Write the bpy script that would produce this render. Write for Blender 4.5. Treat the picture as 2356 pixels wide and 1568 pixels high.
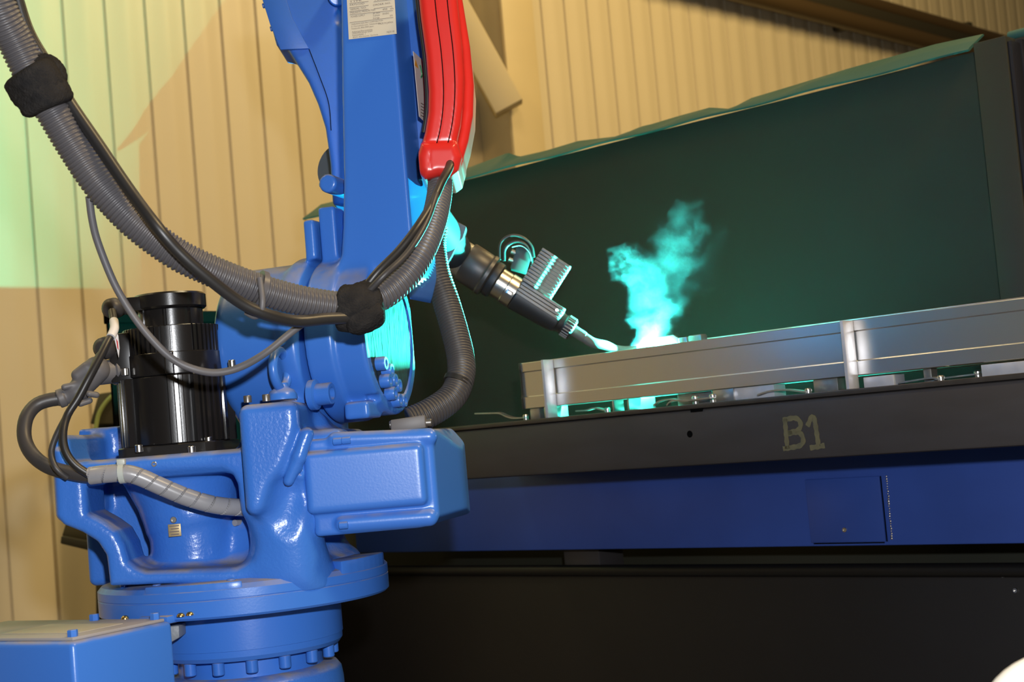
import bpy, bmesh, math, random
import numpy as np
from mathutils import Vector, Matrix

random.seed(7)
sc = bpy.context.scene
col = sc.collection
for o in list(bpy.data.objects):
    bpy.data.objects.remove(o)

# ------------------------------------------------------------------ camera
FPX, W, HH = 3500.0, 2356.0, 1568.0
H = 1.05                                  # lens height above the floor
PITCH, ROLL = math.radians(3.44), math.radians(5.0)
CAM = Vector((0, 0, H))
FWD = Vector((0, math.cos(PITCH), math.sin(PITCH)))
R0, U0 = Vector((1, 0, 0)), Vector((0, -math.sin(PITCH), math.cos(PITCH)))
RGT = R0 * math.cos(ROLL) - U0 * math.sin(ROLL)
UPV = U0 * math.cos(ROLL) + R0 * math.sin(ROLL)
cd = bpy.data.cameras.new('camera')
cam = bpy.data.objects.new('camera', cd)
col.objects.link(cam)
cam.matrix_world = Matrix(((RGT.x, UPV.x, -FWD.x, CAM.x), (RGT.y, UPV.y, -FWD.y, CAM.y),
                           (RGT.z, UPV.z, -FWD.z, CAM.z), (0, 0, 0, 1)))
cd.sensor_width = 23.5
cd.lens = FPX / W * 23.5
cd.clip_start = 0.02
cd.dof.use_dof = True
cd.dof.focus_distance = 2.08
cd.dof.aperture_fstop = 6.3
sc.camera = cam

# ------------------------------------------------------------------ world, lights, exposure
sc.view_settings.view_transform = 'Standard'
sc.view_settings.look = 'None'
sc.view_settings.exposure = 0.0
sc.view_settings.gamma = 1.0
sc.view_settings.use_curve_mapping = False
wd = bpy.data.worlds.new('hall_air')
sc.world = wd
wd.use_nodes = True
wd.node_tree.nodes['Background'].inputs[0].default_value = (1.0, 0.80, 0.50, 1)
wd.node_tree.nodes['Background'].inputs[1].default_value = 0.035


def light(name, kind, loc, energy, color, size=0.1, target=None, size_y=None):
    l = bpy.data.lights.new(name, kind)
    l.energy = energy
    l.color = color
    if kind == 'AREA':
        l.shape = 'RECTANGLE'
        l.size = size
        l.size_y = size_y or size
    else:
        l.shadow_soft_size = size
    o = bpy.data.objects.new(name, l)
    col.objects.link(o)
    o.location = loc
    if target is not None:
        o.rotation_euler = (Vector(target) - Vector(loc)).to_track_quat('-Z', 'Y').to_euler()
    return o


# the photographer's flash, above and a little right of the lens
light('camera_flash', 'POINT', CAM + UPV * 0.165 + RGT * 0.06, 150, (0.95, 0.97, 1.0), 0.022)
# sodium lamps of the hall, high up, with one added fill lamp at left
light('hall_lamp_far', 'AREA', (2.9, 5.2, 4.7), 145, (1.0, 0.72, 0.30), 1.4, (0.6, 7.0, 1.5), 1.4)
light('hall_lamp_aisle', 'AREA', (0.2, 3.2, 4.6), 32, (1.0, 0.80, 0.46), 0.8, (-1.6, 5.0, 1.0), 0.8)
light('fill_lamp_left', 'AREA', (-2.6, 2.2, 4.6), 60, (1.0, 0.80, 0.45), 1.0, (-4.5, 2.4, 1.2), 1.0)  # added lamp, brightens the left wall that the profile mirrors
light('hall_lamp_front', 'AREA', (2.3, 0.6, 4.4), 150, (1.0, 0.72, 0.36), 0.7, (1.0, 2.8, 1.2), 0.7)


# ------------------------------------------------------------------ pixel -> place helpers
def ray(px, py):
    return FWD + RGT * ((px - W / 2) / FPX) - UPV * ((py - HH / 2) / FPX)


def P(px, py, Y):
    d = ray(px, py)
    return CAM + d * (Y / d.y)


def PL(px, py, O, n):
    d = ray(px, py)
    return CAM + d * ((Vector(O) - CAM).dot(n) / d.dot(n))


ZV = Vector((0, 0, 1))
E1 = Vector((0.728, -0.686, 0)).normalized()      # along the table, towards the near right
E2 = Vector((0.686, 0.728, 0)).normalized()       # away from the camera, along the wall

# ------------------------------------------------------------------ materials
MATS = {}


def nd(nt, t, loc=(0, 0), **kw):
    n = nt.nodes.new(t)
    for k, v in kw.items():
        setattr(n, k, v)
    return n


def mat(name, color, rough=0.5, metal=0.0, bump=None, dust=0.0, vary=0.0, spec=0.5, coat=0.0, vscale=20.0,
        vcol=None, stretch=None, dustcol=(0.27, 0.24, 0.22, 1), trans=0.0, aniso=0.0, scratch=0.0):
    m = bpy.data.materials.new(name)
    m.use_nodes = True
    nt = m.node_tree
    b = nt.nodes['Principled BSDF']
    b.inputs['Roughness'].default_value = rough
    b.inputs['Metallic'].default_value = metal
    b.inputs['Specular IOR Level'].default_value = spec
    b.inputs['Coat Weight'].default_value = coat
    b.inputs['Coat Roughness'].default_value = 0.12
    b.inputs['Anisotropic'].default_value = aniso
    b.inputs['Transmission Weight'].default_value = trans
    c = tuple(color) + (1,)
    b.inputs['Base Color'].default_value = c
    tc = nd(nt, 'ShaderNodeTexCoord')
    co = tc.outputs['Object']
    if stretch:
        mp = nd(nt, 'ShaderNodeMapping')
        mp.inputs['Scale'].default_value = stretch
        nt.links.new(co, mp.inputs['Vector'])
        co = mp.outputs['Vector']
    cur = None
    if vary > 0:
        n = nd(nt, 'ShaderNodeTexNoise')
        n.inputs['Scale'].default_value = vscale
        n.inputs['Detail'].default_value = 6
        nt.links.new(co, n.inputs['Vector'])
        r = nd(nt, 'ShaderNodeMapRange')
        r.inputs['From Min'].default_value = 0.35
        r.inputs['From Max'].default_value = 0.7
        r.inputs['To Max'].default_value = vary
        nt.links.new(n.outputs['Fac'], r.inputs['Value'])
        mx = nd(nt, 'ShaderNodeMix', data_type='RGBA')
        mx.inputs['A'].default_value = c
        mx.inputs['B'].default_value = tuple(vcol or [x * 0.5 for x in color]) + (1,)
        nt.links.new(r.outputs['Result'], mx.inputs['Factor'])
        cur = mx.outputs['Result']
    if dust > 0:
        g = nd(nt, 'ShaderNodeNewGeometry')
        s = nd(nt, 'ShaderNodeSeparateXYZ')
        nt.links.new(g.outputs['Normal'], s.inputs[0])
        r = nd(nt, 'ShaderNodeMapRange')
        r.inputs['From Min'].default_value = 0.40
        r.inputs['From Max'].default_value = 0.92
        r.inputs['To Max'].default_value = dust
        nt.links.new(s.outputs['Z'], r.inputs['Value'])
        n = nd(nt, 'ShaderNodeTexNoise')
        n.inputs['Scale'].default_value = 28
        n.inputs['Detail'].default_value = 5
        nt.links.new(tc.outputs['Object'], n.inputs['Vector'])
        r2 = nd(nt, 'ShaderNodeMapRange')
        r2.inputs['From Min'].default_value = 0.3
        r2.inputs['From Max'].default_value = 0.6
        nt.links.new(n.outputs['Fac'], r2.inputs['Value'])
        mu = nd(nt, 'ShaderNodeMath', operation='MULTIPLY')
        nt.links.new(r.outputs['Result'], mu.inputs[0])
        nt.links.new(r2.outputs['Result'], mu.inputs[1])
        mx = nd(nt, 'ShaderNodeMix', data_type='RGBA')
        mx.inputs['A'].default_value = c
        if cur is not None:
            nt.links.new(cur, mx.inputs['A'])
        mx.inputs['B'].default_value = dustcol
        nt.links.new(mu.outputs[0], mx.inputs['Factor'])
        cur = mx.outputs['Result']
        rr = nd(nt, 'ShaderNodeMapRange')
        rr.inputs['To Min'].default_value = rough
        rr.inputs['To Max'].default_value = 0.8
        nt.links.new(mu.outputs[0], rr.inputs['Value'])
        nt.links.new(rr.outputs['Result'], b.inputs['Roughness'])
    if cur is not None:
        nt.links.new(cur, b.inputs['Base Color'])
    if bump:
        n = nd(nt, 'ShaderNodeTexNoise')
        n.inputs['Scale'].default_value = bump[0]
        n.inputs['Detail'].default_value = 2
        nt.links.new(co, n.inputs['Vector'])
        bp = nd(nt, 'ShaderNodeBump')
        bp.inputs['Strength'].default_value = bump[1]
        bp.inputs['Distance'].default_value = bump[2] if len(bump) > 2 else 0.001
        nt.links.new(n.outputs['Fac'], bp.inputs['Height'])
        nt.links.new(bp.outputs['Normal'], b.inputs['Normal'])
    MATS[name] = m
    return m


mat('blue_paint', (0.040, 0.160, 0.57), 0.30, bump=(330, 0.12, 0.0006), dust=0.85, spec=0.45)
mat('blue_cast', (0.040, 0.160, 0.57), 0.27, bump=(240, 0.45, 0.0009), dust=0.9, spec=0.45)
mat('blue_machined', (0.016, 0.026, 0.028), 0.5, spec=0.12, bump=(130, 1.0, 0.003), stretch=(1, 1, 0.25), vary=0.9, vscale=70, vcol=(0.045, 0.06, 0.06))
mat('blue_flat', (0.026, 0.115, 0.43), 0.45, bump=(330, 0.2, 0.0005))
mat('beam_blue', (0.022, 0.058, 0.27), 0.38, vary=0.35, vscale=6, spec=0.4)
mat('motor_black', (0.010, 0.009, 0.009), 0.22, spec=0.6, bump=(500, 0.08, 0.0004))
mat('motor_dark', (0.012, 0.011, 0.011), 0.33, spec=0.5)
mat('hose_grey', (0.085, 0.080, 0.085), 0.38, spec=0.5, dust=0.35, dustcol=(0.22, 0.20, 0.19, 1))
mat('hose_black', (0.020, 0.018, 0.017), 0.33, spec=0.6, dust=0.2)
mat('hose_ribbed', (0.052, 0.047, 0.046), 0.42, spec=0.45, dust=0.3, dustcol=(0.2, 0.18, 0.17, 1))
mat('fleece', (0.017, 0.016, 0.016), 0.95, bump=(420, 0.9, 0.002), spec=0.1, vary=0.6, vscale=60, vcol=(0.035, 0.031, 0.028))
mat('rubber', (0.036, 0.033, 0.034), 0.45, dust=0.15)
mat('rubber_grey', (0.105, 0.10, 0.105), 0.5, dust=0.3)
mat('rubber_black', (0.016, 0.015, 0.015), 0.4, dust=0.25)
mat('wrap_grey', (0.27, 0.27, 0.29), 0.32, spec=0.5, vary=0.3, vscale=40, vcol=(0.2, 0.19, 0.19))
mat('tie_white', (0.42, 0.45, 0.42), 0.4)
mat('steel', (0.55, 0.53, 0.50), 0.28, metal=1.0)
mat('steel_dark', (0.20, 0.19, 0.18), 0.4, metal=0.8)
mat('brass', (0.60, 0.42, 0.16), 0.3, metal=1.0)
mat('red_plastic', (0.60, 0.022, 0.016), 0.28, spec=0.5, bump=(25, 0.12, 0.002), vary=0.25, vscale=14, vcol=(0.42, 0.03, 0.03))
mat('plate_cream', (0.62, 0.55, 0.42), 0.4, spec=0.4)
mat('plate_ink', (0.16, 0.12, 0.10), 0.6)
mat('sticker_white', (0.60, 0.58, 0.55), 0.35)
mat('sticker_amber', (0.70, 0.33, 0.03), 0.4)
mat('sticker_green', (0.02, 0.16, 0.06), 0.4)
mat('brass_label', (0.42, 0.32, 0.17), 0.45, metal=0.4)
mat('tag_red', (0.45, 0.03, 0.03), 0.5)
mat('tag_white', (0.62, 0.60, 0.60), 0.5)
mat('box_lid', (0.30, 0.285, 0.29), 0.55, vary=0.4, vscale=12, vcol=(0.24, 0.22, 0.21))
mat('cream_sticker', (0.40, 0.36, 0.30), 0.5)
mat('grey_cast', (0.20, 0.215, 0.23), 0.5, bump=(350, 0.5, 0.0008))
mat('table_steel', (0.040, 0.036, 0.037), 0.42, metal=0.15, vary=0.5, vscale=9, vcol=(0.028, 0.024, 0.022), stretch=(1, 1, 4), spec=0.35)
mat('table_plate', (0.060, 0.052, 0.046), 0.35, metal=0.5, vary=0.5, vscale=30)
mat('paint_mark', (0.105, 0.092, 0.045), 0.7, vary=0.6, vscale=60, vcol=(0.05, 0.045, 0.028))
mat('skirt_black', (0.010, 0.0085, 0.0085), 0.45, vary=0.3, vscale=5, spec=0.3)
mat('rail_black', (0.006, 0.0055, 0.0055), 0.4, spec=0.3)
mat('alu_brushed', (0.66, 0.655, 0.64), 0.28, metal=1.0, bump=(60, 0.06, 0.0006), stretch=(1, 1, 30), aniso=0.4)
mat('alu_plain', (0.62, 0.62, 0.62), 0.33, metal=1.0, vary=0.3, vscale=60)
mat('frosted', (0.50, 0.50, 0.54), 0.35, metal=0.35, vary=0.5, vscale=35, vcol=(0.30, 0.31, 0.36))
mat('zinc', (0.45, 0.44, 0.42), 0.35, metal=0.9, vary=0.5, vscale=50)
mat('torch_grey', (0.17, 0.165, 0.155), 0.45, spec=0.5)
mat('torch_black', (0.014, 0.014, 0.014), 0.5, spec=0.5)
mat('torch_brown', (0.040, 0.033, 0.028), 0.42, spec=0.5, vary=0.4, vscale=25)
mat('torch_steel', (0.45, 0.42, 0.36), 0.3, metal=0.95)
mat('torch_copper', (0.11, 0.11, 0.10), 0.6, spec=0.25)
mat('wrist_grey', (0.085, 0.105, 0.13), 0.6, spec=0.2)
mat('wrist_shaded', (0.030, 0.038, 0.050), 0.6, spec=0.2)  # darker copy of the wrist grey, shade against the arc put into the colour
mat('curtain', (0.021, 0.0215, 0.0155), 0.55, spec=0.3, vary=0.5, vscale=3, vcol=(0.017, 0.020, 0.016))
mat('curtain_lit', (0.026, 0.088, 0.078), 0.5, spec=0.4)  # same cloth as the curtain, light on the fold put into the colour
mat('post_dark', (0.022, 0.023, 0.019), 0.5, spec=0.3)
mat('navy', (0.012, 0.013, 0.020), 0.4, spec=0.4)
mat('cladding', (0.60, 0.525, 0.375), 0.38, vary=0.18, vscale=2.2, vcol=(0.50, 0.42, 0.28), spec=0.4, bump=(8, 0.05, 0.01))
mat('seam', (0.30, 0.23, 0.12), 0.6)
mat('column_paint', (0.56, 0.46, 0.27), 0.5, vary=0.2, vscale=3)
mat('brown_pipe', (0.07, 0.045, 0.02), 0.4, spec=0.4)
mat('olive', (0.058, 0.050, 0.026), 0.6, vary=0.4, vscale=10)
mat('olive_dark', (0.030, 0.026, 0.016), 0.6)
mat('green_cable', (0.30, 0.36, 0.12), 0.5)
mat('floor_grey', (0.16, 0.15, 0.14), 0.6, vary=0.5, vscale=2)
mat('white_shell', (0.95, 0.95, 0.95), 0.35)
mat('hole_black', (0.003, 0.003, 0.003), 0.9, spec=0.0)

# ------------------------------------------------------------------ mesh building
WL = {}      # world place of every object


def tag(o, label=None, cat=None, group=None, kind=None):
    if label:
        o['label'] = label
    if cat:
        o['category'] = cat
    if group:
        o['group'] = group
    if kind:
        o['kind'] = kind
    return o


def empty(name, loc, label, cat, group=None):
    o = bpy.data.objects.new(name, None)
    o.empty_display_size = 0.05
    col.objects.link(o)
    o.location = loc
    WL[o] = Vector(loc)
    return tag(o, label, cat, group)


def place(o, world, parent):
    WL[o] = Vector(world)
    if parent is not None:
        o.parent = parent
        o.location = Vector(world) - WL[parent]
    else:
        o.location = world


def build(name, v, f, m, parent=None, smooth=True, angle=40, normals=None, origin=None):
    v = np.asarray([tuple(x) for x in v], dtype=float) if not isinstance(v, np.ndarray) else v
    c = Vector(origin) if origin is not None else Vector(((v.min(0) + v.max(0)) / 2).tolist())
    me = bpy.data.meshes.new(name)
    me.from_pydata((v - np.array(c)).tolist(), [], f if isinstance(f, list) else f.tolist())
    me.materials.append(MATS[m] if isinstance(m, str) else m)
    if normals is not None:
        me.shade_smooth()
        me.normals_split_custom_set_from_vertices(normals.tolist())
    elif smooth:
        me.shade_smooth()
        if angle:
            me.set_sharp_from_angle(angle=math.radians(angle))
    o = bpy.data.objects.new(name, me)
    col.objects.link(o)
    place(o, c, parent)
    return o


def inst(src, name, world, parent, rot=None):
    o = bpy.data.objects.new(name, src.data)
    col.objects.link(o)
    place(o, world, parent)
    if rot is not None:
        o.rotation_euler = rot.to_euler()
    return o


def frame(x, y, z):
    return Matrix((x, y, z)).transposed()


def axis_frame(a):
    a = Vector(a).normalized()
    t = ZV if abs(a.z) < 0.9 else Vector((1, 0, 0))
    x = t.cross(a).normalized()
    return frame(x, a.cross(x), a)


def bm_out(bm, c, R):
    v = [Vector(c) + (R @ x.co if R else x.co) for x in bm.verts]
    bm.verts.index_update()
    f = [[x.index for x in g.verts] for g in bm.faces]
    bm.free()
    return v, f


def box(name, c, size, m, parent=None, R=None, bevel=0.0, seg=2):
    bm = bmesh.new()
    bmesh.ops.create_cube(bm, size=1.0)
    for x in bm.verts:
        x.co = Vector((x.co.x * size[0], x.co.y * size[1], x.co.z * size[2]))
    if bevel > 0:
        bmesh.ops.bevel(bm, geom=bm.edges[:], offset=bevel, segments=seg, affect='EDGES', profile=0.5)
    v, f = bm_out(bm, c, R)
    return build(name, v, f, m, parent, angle=35)


def prism(name, pts, d, m, parent=None, bevel=0.0, seg=2, angle=35):
    """pts: 3D outline, d: 3D extrusion vector"""
    bm = bmesh.new()
    a = [bm.verts.new(p) for p in pts]
    f0 = bm.faces.new(a)
    r = bmesh.ops.extrude_face_region(bm, geom=[f0])
    for x in [g for g in r['geom'] if isinstance(g, bmesh.types.BMVert)]:
        x.co += Vector(d)
    bmesh.ops.recalc_face_normals(bm, faces=bm.faces[:])
    if bevel > 0:
        bmesh.ops.bevel(bm, geom=bm.edges[:], offset=bevel, segments=seg, affect='EDGES', profile=0.5, clamp_overlap=True)
    v, f = bm_out(bm, (0, 0, 0), None)
    return build(name, v, f, m, parent, angle=angle)


def lathe_vf(prof, p0, a, seg=40):
    R = axis_frame(a)
    v, f = [], []
    n = len(prof)
    for s, r in prof:
        for k in range(seg):
            t = 2 * math.pi * k / seg
            v.append(Vector(p0) + R @ Vector((r * math.cos(t), r * math.sin(t), s)))
    for i in range(n - 1):
        for k in range(seg):
            k2 = (k + 1) % seg
            f.append([i * seg + k, i * seg + k2, (i + 1) * seg + k2, (i + 1) * seg + k])
    if prof[0][1] > 1e-6:
        f.append([k for k in range(seg)][::-1])
    if prof[-1][1] > 1e-6:
        f.append([(n - 1) * seg + k for k in range(seg)])
    return v, f


def lathe(name, prof, p0, a, m, parent=None, seg=40, angle=35):
    v, f = lathe_vf(prof, p0, a, seg)
    return build(name, v, f, m, parent, angle=angle)


def cyl(name, p0, p1, r, m, parent=None, seg=24, bev=None):
    p0, p1 = Vector(p0), Vector(p1)
    L = (p1 - p0).length
    b = min(r * 0.15, L * 0.2) if bev is None else bev
    return lathe(name, [(0, r - b), (b, r), (L - b, r), (L, r - b)], p0, p1 - p0, m, parent, seg)


def socket_bolt(name, p0, a, r, h, m, parent=None):
    """cap screw with a hexagon socket; head from p0 along a"""
    return lathe(name, [(0, r), (h * 0.85, r), (h, r * 0.9), (h, r * 0.55), (h * 0.45, r * 0.5), (h * 0.45, 0.0005)],
                 p0, a, m, parent, seg=18)


def crom(pts, step):
    pts = [Vector(p) for p in pts]
    q = [pts[0] * 2 - pts[1]] + pts + [pts[-1] * 2 - pts[-2]]
    out = []
    for i in range(1, len(q) - 2):
        a, b, c, d = q[i - 1], q[i], q[i + 1], q[i + 2]
        n = max(3, int((c - b).length / 0.004))
        for k in range(n):
            t = k / n
            out.append(0.5 * (2 * b + (c - a) * t + (2 * a - 5 * b + 4 * c - d) * t * t + (3 * b - a - 3 * c + d) * t ** 3))
    out.append(pts[-1])
    L = [0]
    for i in range(1, len(out)):
        L.append(L[-1] + (out[i] - out[i - 1]).length)
    n = max(4, int(L[-1] / step))
    xs = np.linspace(0, L[-1], n + 1)
    A = np.array([tuple(p) for p in out])
    return np.stack([np.interp(xs, L, A[:, k]) for k in range(3)], 1), xs


def tube_vf(C, S, rfun, seg=16):
    """C centre points, S arc lengths, rfun(s array, theta array) -> radius array"""
    T = np.gradient(C, axis=0)
    T /= np.linalg.norm(T, axis=1)[:, None]
    N = np.zeros_like(C)
    ref = np.array([0.0, -1.0, 0.0])
    n = ref - T[0] * ref.dot(T[0])
    n /= np.linalg.norm(n)
    for i in range(len(C)):
        n = n - T[i] * n.dot(T[i])
        n /= np.linalg.norm(n)
        N[i] = n
    B = np.cross(T, N)
    th = np.arange(seg) * 2 * math.pi / seg
    R = rfun(S[:, None], th[None, :])
    R = np.broadcast_to(R, (len(C), seg))
    V = C[:, None, :] + R[..., None] * (np.cos(th)[None, :, None] * N[:, None, :] + np.sin(th)[None, :, None] * B[:, None, :])
    nn = len(C)
    idx = np.arange(nn * seg).reshape(nn, seg)
    a = idx[:-1]
    b = idx[1:]
    q = np.stack([a, np.roll(a, -1, 1), np.roll(b, -1, 1), b], -1).reshape(-1, 4)
    f = q.tolist()
    f.append(idx[0][::-1].tolist())
    f.append(idx[-1].tolist())
    return V.reshape(-1, 3), f


def tube(name, pts, r, m, parent=None, step=0.006, seg=14):
    C, S = crom(pts, step)
    rf = r if callable(r) else (lambda s, t: np.full_like(s + t, r))
    v, f = tube_vf(C, S, rf, seg)
    return build(name, v, f, m, parent, angle=60)


def ribbed(name, pts, r0, r1, pitch, m, parent=None, seg=28, depth=0.0016):
    C, S = crom(pts, pitch / 6)
    Lt = S[-1]
    rf = lambda s, t: (r0 + (r1 - r0) * s / Lt) - depth * (0.5 - 0.5 * np.cos(2 * math.pi * s / pitch)) ** 1.6 + 0 * t
    v, f = tube_vf(C, S, rf, seg)
    return build(name, v, f, m, parent, angle=None)


# ------------------------------------------------------------------ signed distance castings
class Sdf:
    def __init__(self, lo, hi, h):
        self.lo = np.array(lo, float)
        self.h = h
        n = np.ceil((np.array(hi) - self.lo) / h).astype(int) + 1
        self.ax = [self.lo[k] + h * np.arange(n[k]) for k in range(3)]
        self.X = self.ax[0][:, None, None]
        self.Y = self.ax[1][None, :, None]
        self.Z = self.ax[2][None, None, :]
        self.n = n
        self.F = np.full(n, 1.0, dtype=np.float32)

    def union(self, d, k=0.0):
        if k <= 0:
            self.F = np.minimum(self.F, d)
        else:
            hh = np.clip(0.5 + 0.5 * (self.F - d) / k, 0, 1)
            self.F = self.F * (1 - hh) + d * hh - k * hh * (1 - hh)
        self.F = self.F.astype(np.float32)

    def cut(self, d, k=0.0):
        d = -d
        if k <= 0:
            self.F = np.maximum(self.F, d)
        else:
            hh = np.clip(0.5 - 0.5 * (self.F - d) / k, 0, 1)
            self.F = self.F * (1 - hh) + d * hh + k * hh * (1 - hh)
        self.F = self.F.astype(np.float32)

    def rbox(self, lo, hi, r=0.0):
        c = [(a + b) / 2 for a, b in zip(lo, hi)]
        s = [abs(b - a) / 2 - r for a, b in zip(lo, hi)]
        q = [np.abs(g - cc) - ss for g, cc, ss in zip((self.X, self.Y, self.Z), c, s)]
        return np.sqrt(np.maximum(q[0], 0) ** 2 + np.maximum(q[1], 0) ** 2 + np.maximum(q[2], 0) ** 2) + \
            np.minimum(np.maximum(np.maximum(q[0], q[1]), q[2]), 0) - r

    def capsule(self, a, b, ra, rb=None):
        a, b = np.array(a, float), np.array(b, float)
        rb = ra if rb is None else rb
        ab = b - a
        px, py, pz = self.X - a[0], self.Y - a[1], self.Z - a[2]
        t = np.clip((px * ab[0] + py * ab[1] + pz * ab[2]) / ab.dot(ab), 0, 1)
        return np.sqrt((px - t * ab[0]) ** 2 + (py - t * ab[1]) ** 2 + (pz - t * ab[2]) ** 2) - (ra + (rb - ra) * t)

    def cyl(self, a, b, ra, rb=None, rnd=0.0):
        a, b = np.array(a, float), np.array(b, float)
        rb = ra if rb is None else rb
        ab = b - a
        L = np.linalg.norm(ab)
        u = ab / L
        px, py, pz = self.X - a[0], self.Y - a[1], self.Z - a[2]
        t = px * u[0] + py * u[1] + pz * u[2]
        rad = np.sqrt(np.maximum(px * px + py * py + pz * pz - t * t, 0))
        rr = ra + (rb - ra) * np.clip(t / L, 0, 1)
        dx = rad - rr + rnd
        dy = np.abs(t - L / 2) - L / 2 + rnd
        return np.minimum(np.maximum(dx, dy), 0) + np.sqrt(np.maximum(dx, 0) ** 2 + np.maximum(dy, 0) ** 2) - rnd

    def half(self, p, n):
        n = np.array(n, float)
        n /= np.linalg.norm(n)
        return (self.X - p[0]) * n[0] + (self.Y - p[1]) * n[1] + (self.Z - p[2]) * n[2]

    def poly(self, pts, y0, y1, rnd=0.0):
        """outline in the x-z plane, extruded along y"""
        P2 = np.array(pts, float)
        x = self.ax[0][:, None]
        z = self.ax[2][None, :]
        d = np.full((len(self.ax[0]), len(self.ax[2])), 1e9)
        s = np.ones_like(d)
        N = len(P2)
        for i in range(N):
            a, b = P2[i], P2[i - 1]
            e = b - a
            wx, wz = x - a[0], z - a[1]
            t = np.clip((wx * e[0] + wz * e[1]) / (e.dot(e) + 1e-12), 0, 1)
            d = np.minimum(d, (wx - e[0] * t) ** 2 + (wz - e[1] * t) ** 2)
            c1 = (z >= a[1]) & True
            c2 = z < b[1]
            c3 = e[0] * wz > e[1] * wx
            allc = c1 & c2 & c3
            nonec = (~c1) & (~c2) & (~c3)
            s = np.where(allc | nonec, -s, s)
        d2 = s * np.sqrt(d)
        d2 = d2[:, None, :] + rnd
        dy = np.abs(self.Y - (y0 + y1) / 2) - abs(y1 - y0) / 2 + rnd
        return np.minimum(np.maximum(d2, dy), 0) + np.sqrt(np.maximum(d2, 0) ** 2 + np.maximum(dy, 0) ** 2) - rnd

    def mesh(self):
        F, h, lo = self.F, self.h, self.lo
        for k in range(3):
            sl = [slice(None)] * 3
            for e in (0, -1):
                sl[k] = e
                F[tuple(sl)] = np.maximum(F[tuple(sl)], h * 0.5)
        nx, ny, nz = (n - 1 for n in F.shape)
        ins = F < 0
        cnt = np.zeros((nx, ny, nz), np.int16)
        crn = {}
        for i in (0, 1):
            for j in (0, 1):
                for k in (0, 1):
                    cnt += ins[i:nx + i, j:ny + j, k:nz + k]
        act = (cnt > 0) & (cnt < 8)
        ci = np.argwhere(act)
        ids = np.full(act.shape, -1, np.int64)
        ids[act] = np.arange(len(ci))
        acc = np.zeros((len(ci), 3))
        num = np.zeros(len(ci))
        cs = [(i, j, k) for i in (0, 1) for j in (0, 1) for k in (0, 1)]
        val = {c: F[ci[:, 0] + c[0], ci[:, 1] + c[1], ci[:, 2] + c[2]].astype(float) for c in cs}
        for c in cs:
            for k in range(3):
                if c[k] == 0:
                    e = list(c)
                    e[k] = 1
                    e = tuple(e)
                    a, b = val[c], val[e]
                    mk = (a < 0) != (b < 0)
                    t = np.where(mk, a / np.where(mk, a - b, 1), 0)
                    p = np.tile(np.array(c, float), (len(ci), 1))
                    p[:, k] = t
                    acc[mk] += p[mk]
                    num += mk
        off = acc / num[:, None]
        V = lo + h * (ci + off)
        gx, gy, gz = np.gradient(F, h)
        G = np.zeros((len(ci), 3))
        for c in cs:
            w = np.prod(np.where(np.array(c) == 1, off, 1 - off), axis=1)
            ix = (ci[:, 0] + c[0], ci[:, 1] + c[1], ci[:, 2] + c[2])
            G += w[:, None] * np.stack([gx[ix], gy[ix], gz[ix]], 1)
        G /= np.linalg.norm(G, axis=1)[:, None] + 1e-9
        faces = []
        for k in range(3):
            a = ins.take(range(0, F.shape[k] - 1), axis=k)
            b = ins.take(range(1, F.shape[k]), axis=k)
            ch = np.argwhere(a != b)
            u, v = (k + 1) % 3, (k + 2) % 3
            ok = (ch[:, u] > 0) & (ch[:, v] > 0) & (ch[:, u] < F.shape[u] - 1) & (ch[:, v] < F.shape[v] - 1)
            ch = ch[ok]
            fl = a[tuple(ch.T)]
            q = []
            for du, dv in ((0, 0), (-1, 0), (-1, -1), (0, -1)):
                t = ch.copy()
                t[:, u] += du
                t[:, v] += dv
                q.append(ids[tuple(t.T)])
            q = np.stack(q, 1)
            q[~fl] = q[~fl][:, ::-1]
            faces.append(q)
        return V, np.concatenate(faces), G


def sdf_obj(name, S, m, parent, O=None, R=None):
    V, f, N = S.mesh()
    if R is not None:
        Rn = np.array([list(r) for r in R])
        V = V @ Rn.T + np.array(O)
        N = N @ Rn.T
    return build(name, V, f, m, parent, normals=N)


def XZ(px, py, Y):
    p = P(px, py, Y)
    return (p.x, p.z)


# ================================================================== the setting
prism('floor', [Vector((-6, -3, -0.05)), Vector((9, -3, -0.05)), Vector((9, 14, -0.05)), Vector((-6, 14, -0.05))],
      (0, 0, 0.05), 'floor_grey')
tag(bpy.data.objects['floor'], 'grey concrete workshop floor', kind='structure')

WP = P(700, 500, 6.0)
WP.z = 0
PITCHW = 0.17
wall = prism('wall_back', [WP + E2 * -10.2 - E1 * 0.03, WP + E2 * 8.5 - E1 * 0.03, WP + E2 * 8.5 - E1 * 0.10, WP + E2 * -10.2 - E1 * 0.10],
             (0, 0, 5.2), 'seam')
tag(wall, 'tan ribbed sheet metal workshop wall', kind='structure')
prof = [(0.002, -0.03), (0.002, -0.012), (0.010, -0.012), (0.014, 0), (0.050, 0.0), (0.078, 0.006), (0.112, 0.006), (0.140, 0),
        (0.168, 0), (0.168, -0.03)]
src = None
for i in range(110):
    s = -10.2 + i * PITCHW
    base = WP + E2 * s
    if src is None:
        src = prism('cladding_panel', [base + E2 * a + E1 * b for a, b in prof], (0, 0, 5.2), 'cladding', wall, angle=20)
        ref = WL[src] - base
    else:
        inst(src, 'cladding_panel', base + ref, wall)

# steel column of the hall with its diagonal brace
CF = P(1222, 400, 6.5)
CF.z = 0
colm = empty('steel_column', CF, 'tan painted steel column in front of the ribbed wall beside the red arm cover', 'column')


def plate_on(name, c, wa, a, wb, b, z0, z1, m, parent, bevel=0.0):
    return box(name, c + Vector((0, 0, (z0 + z1) / 2)), (wa, wb, z1 - z0), m, parent, frame(a, b, ZV), bevel)


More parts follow.
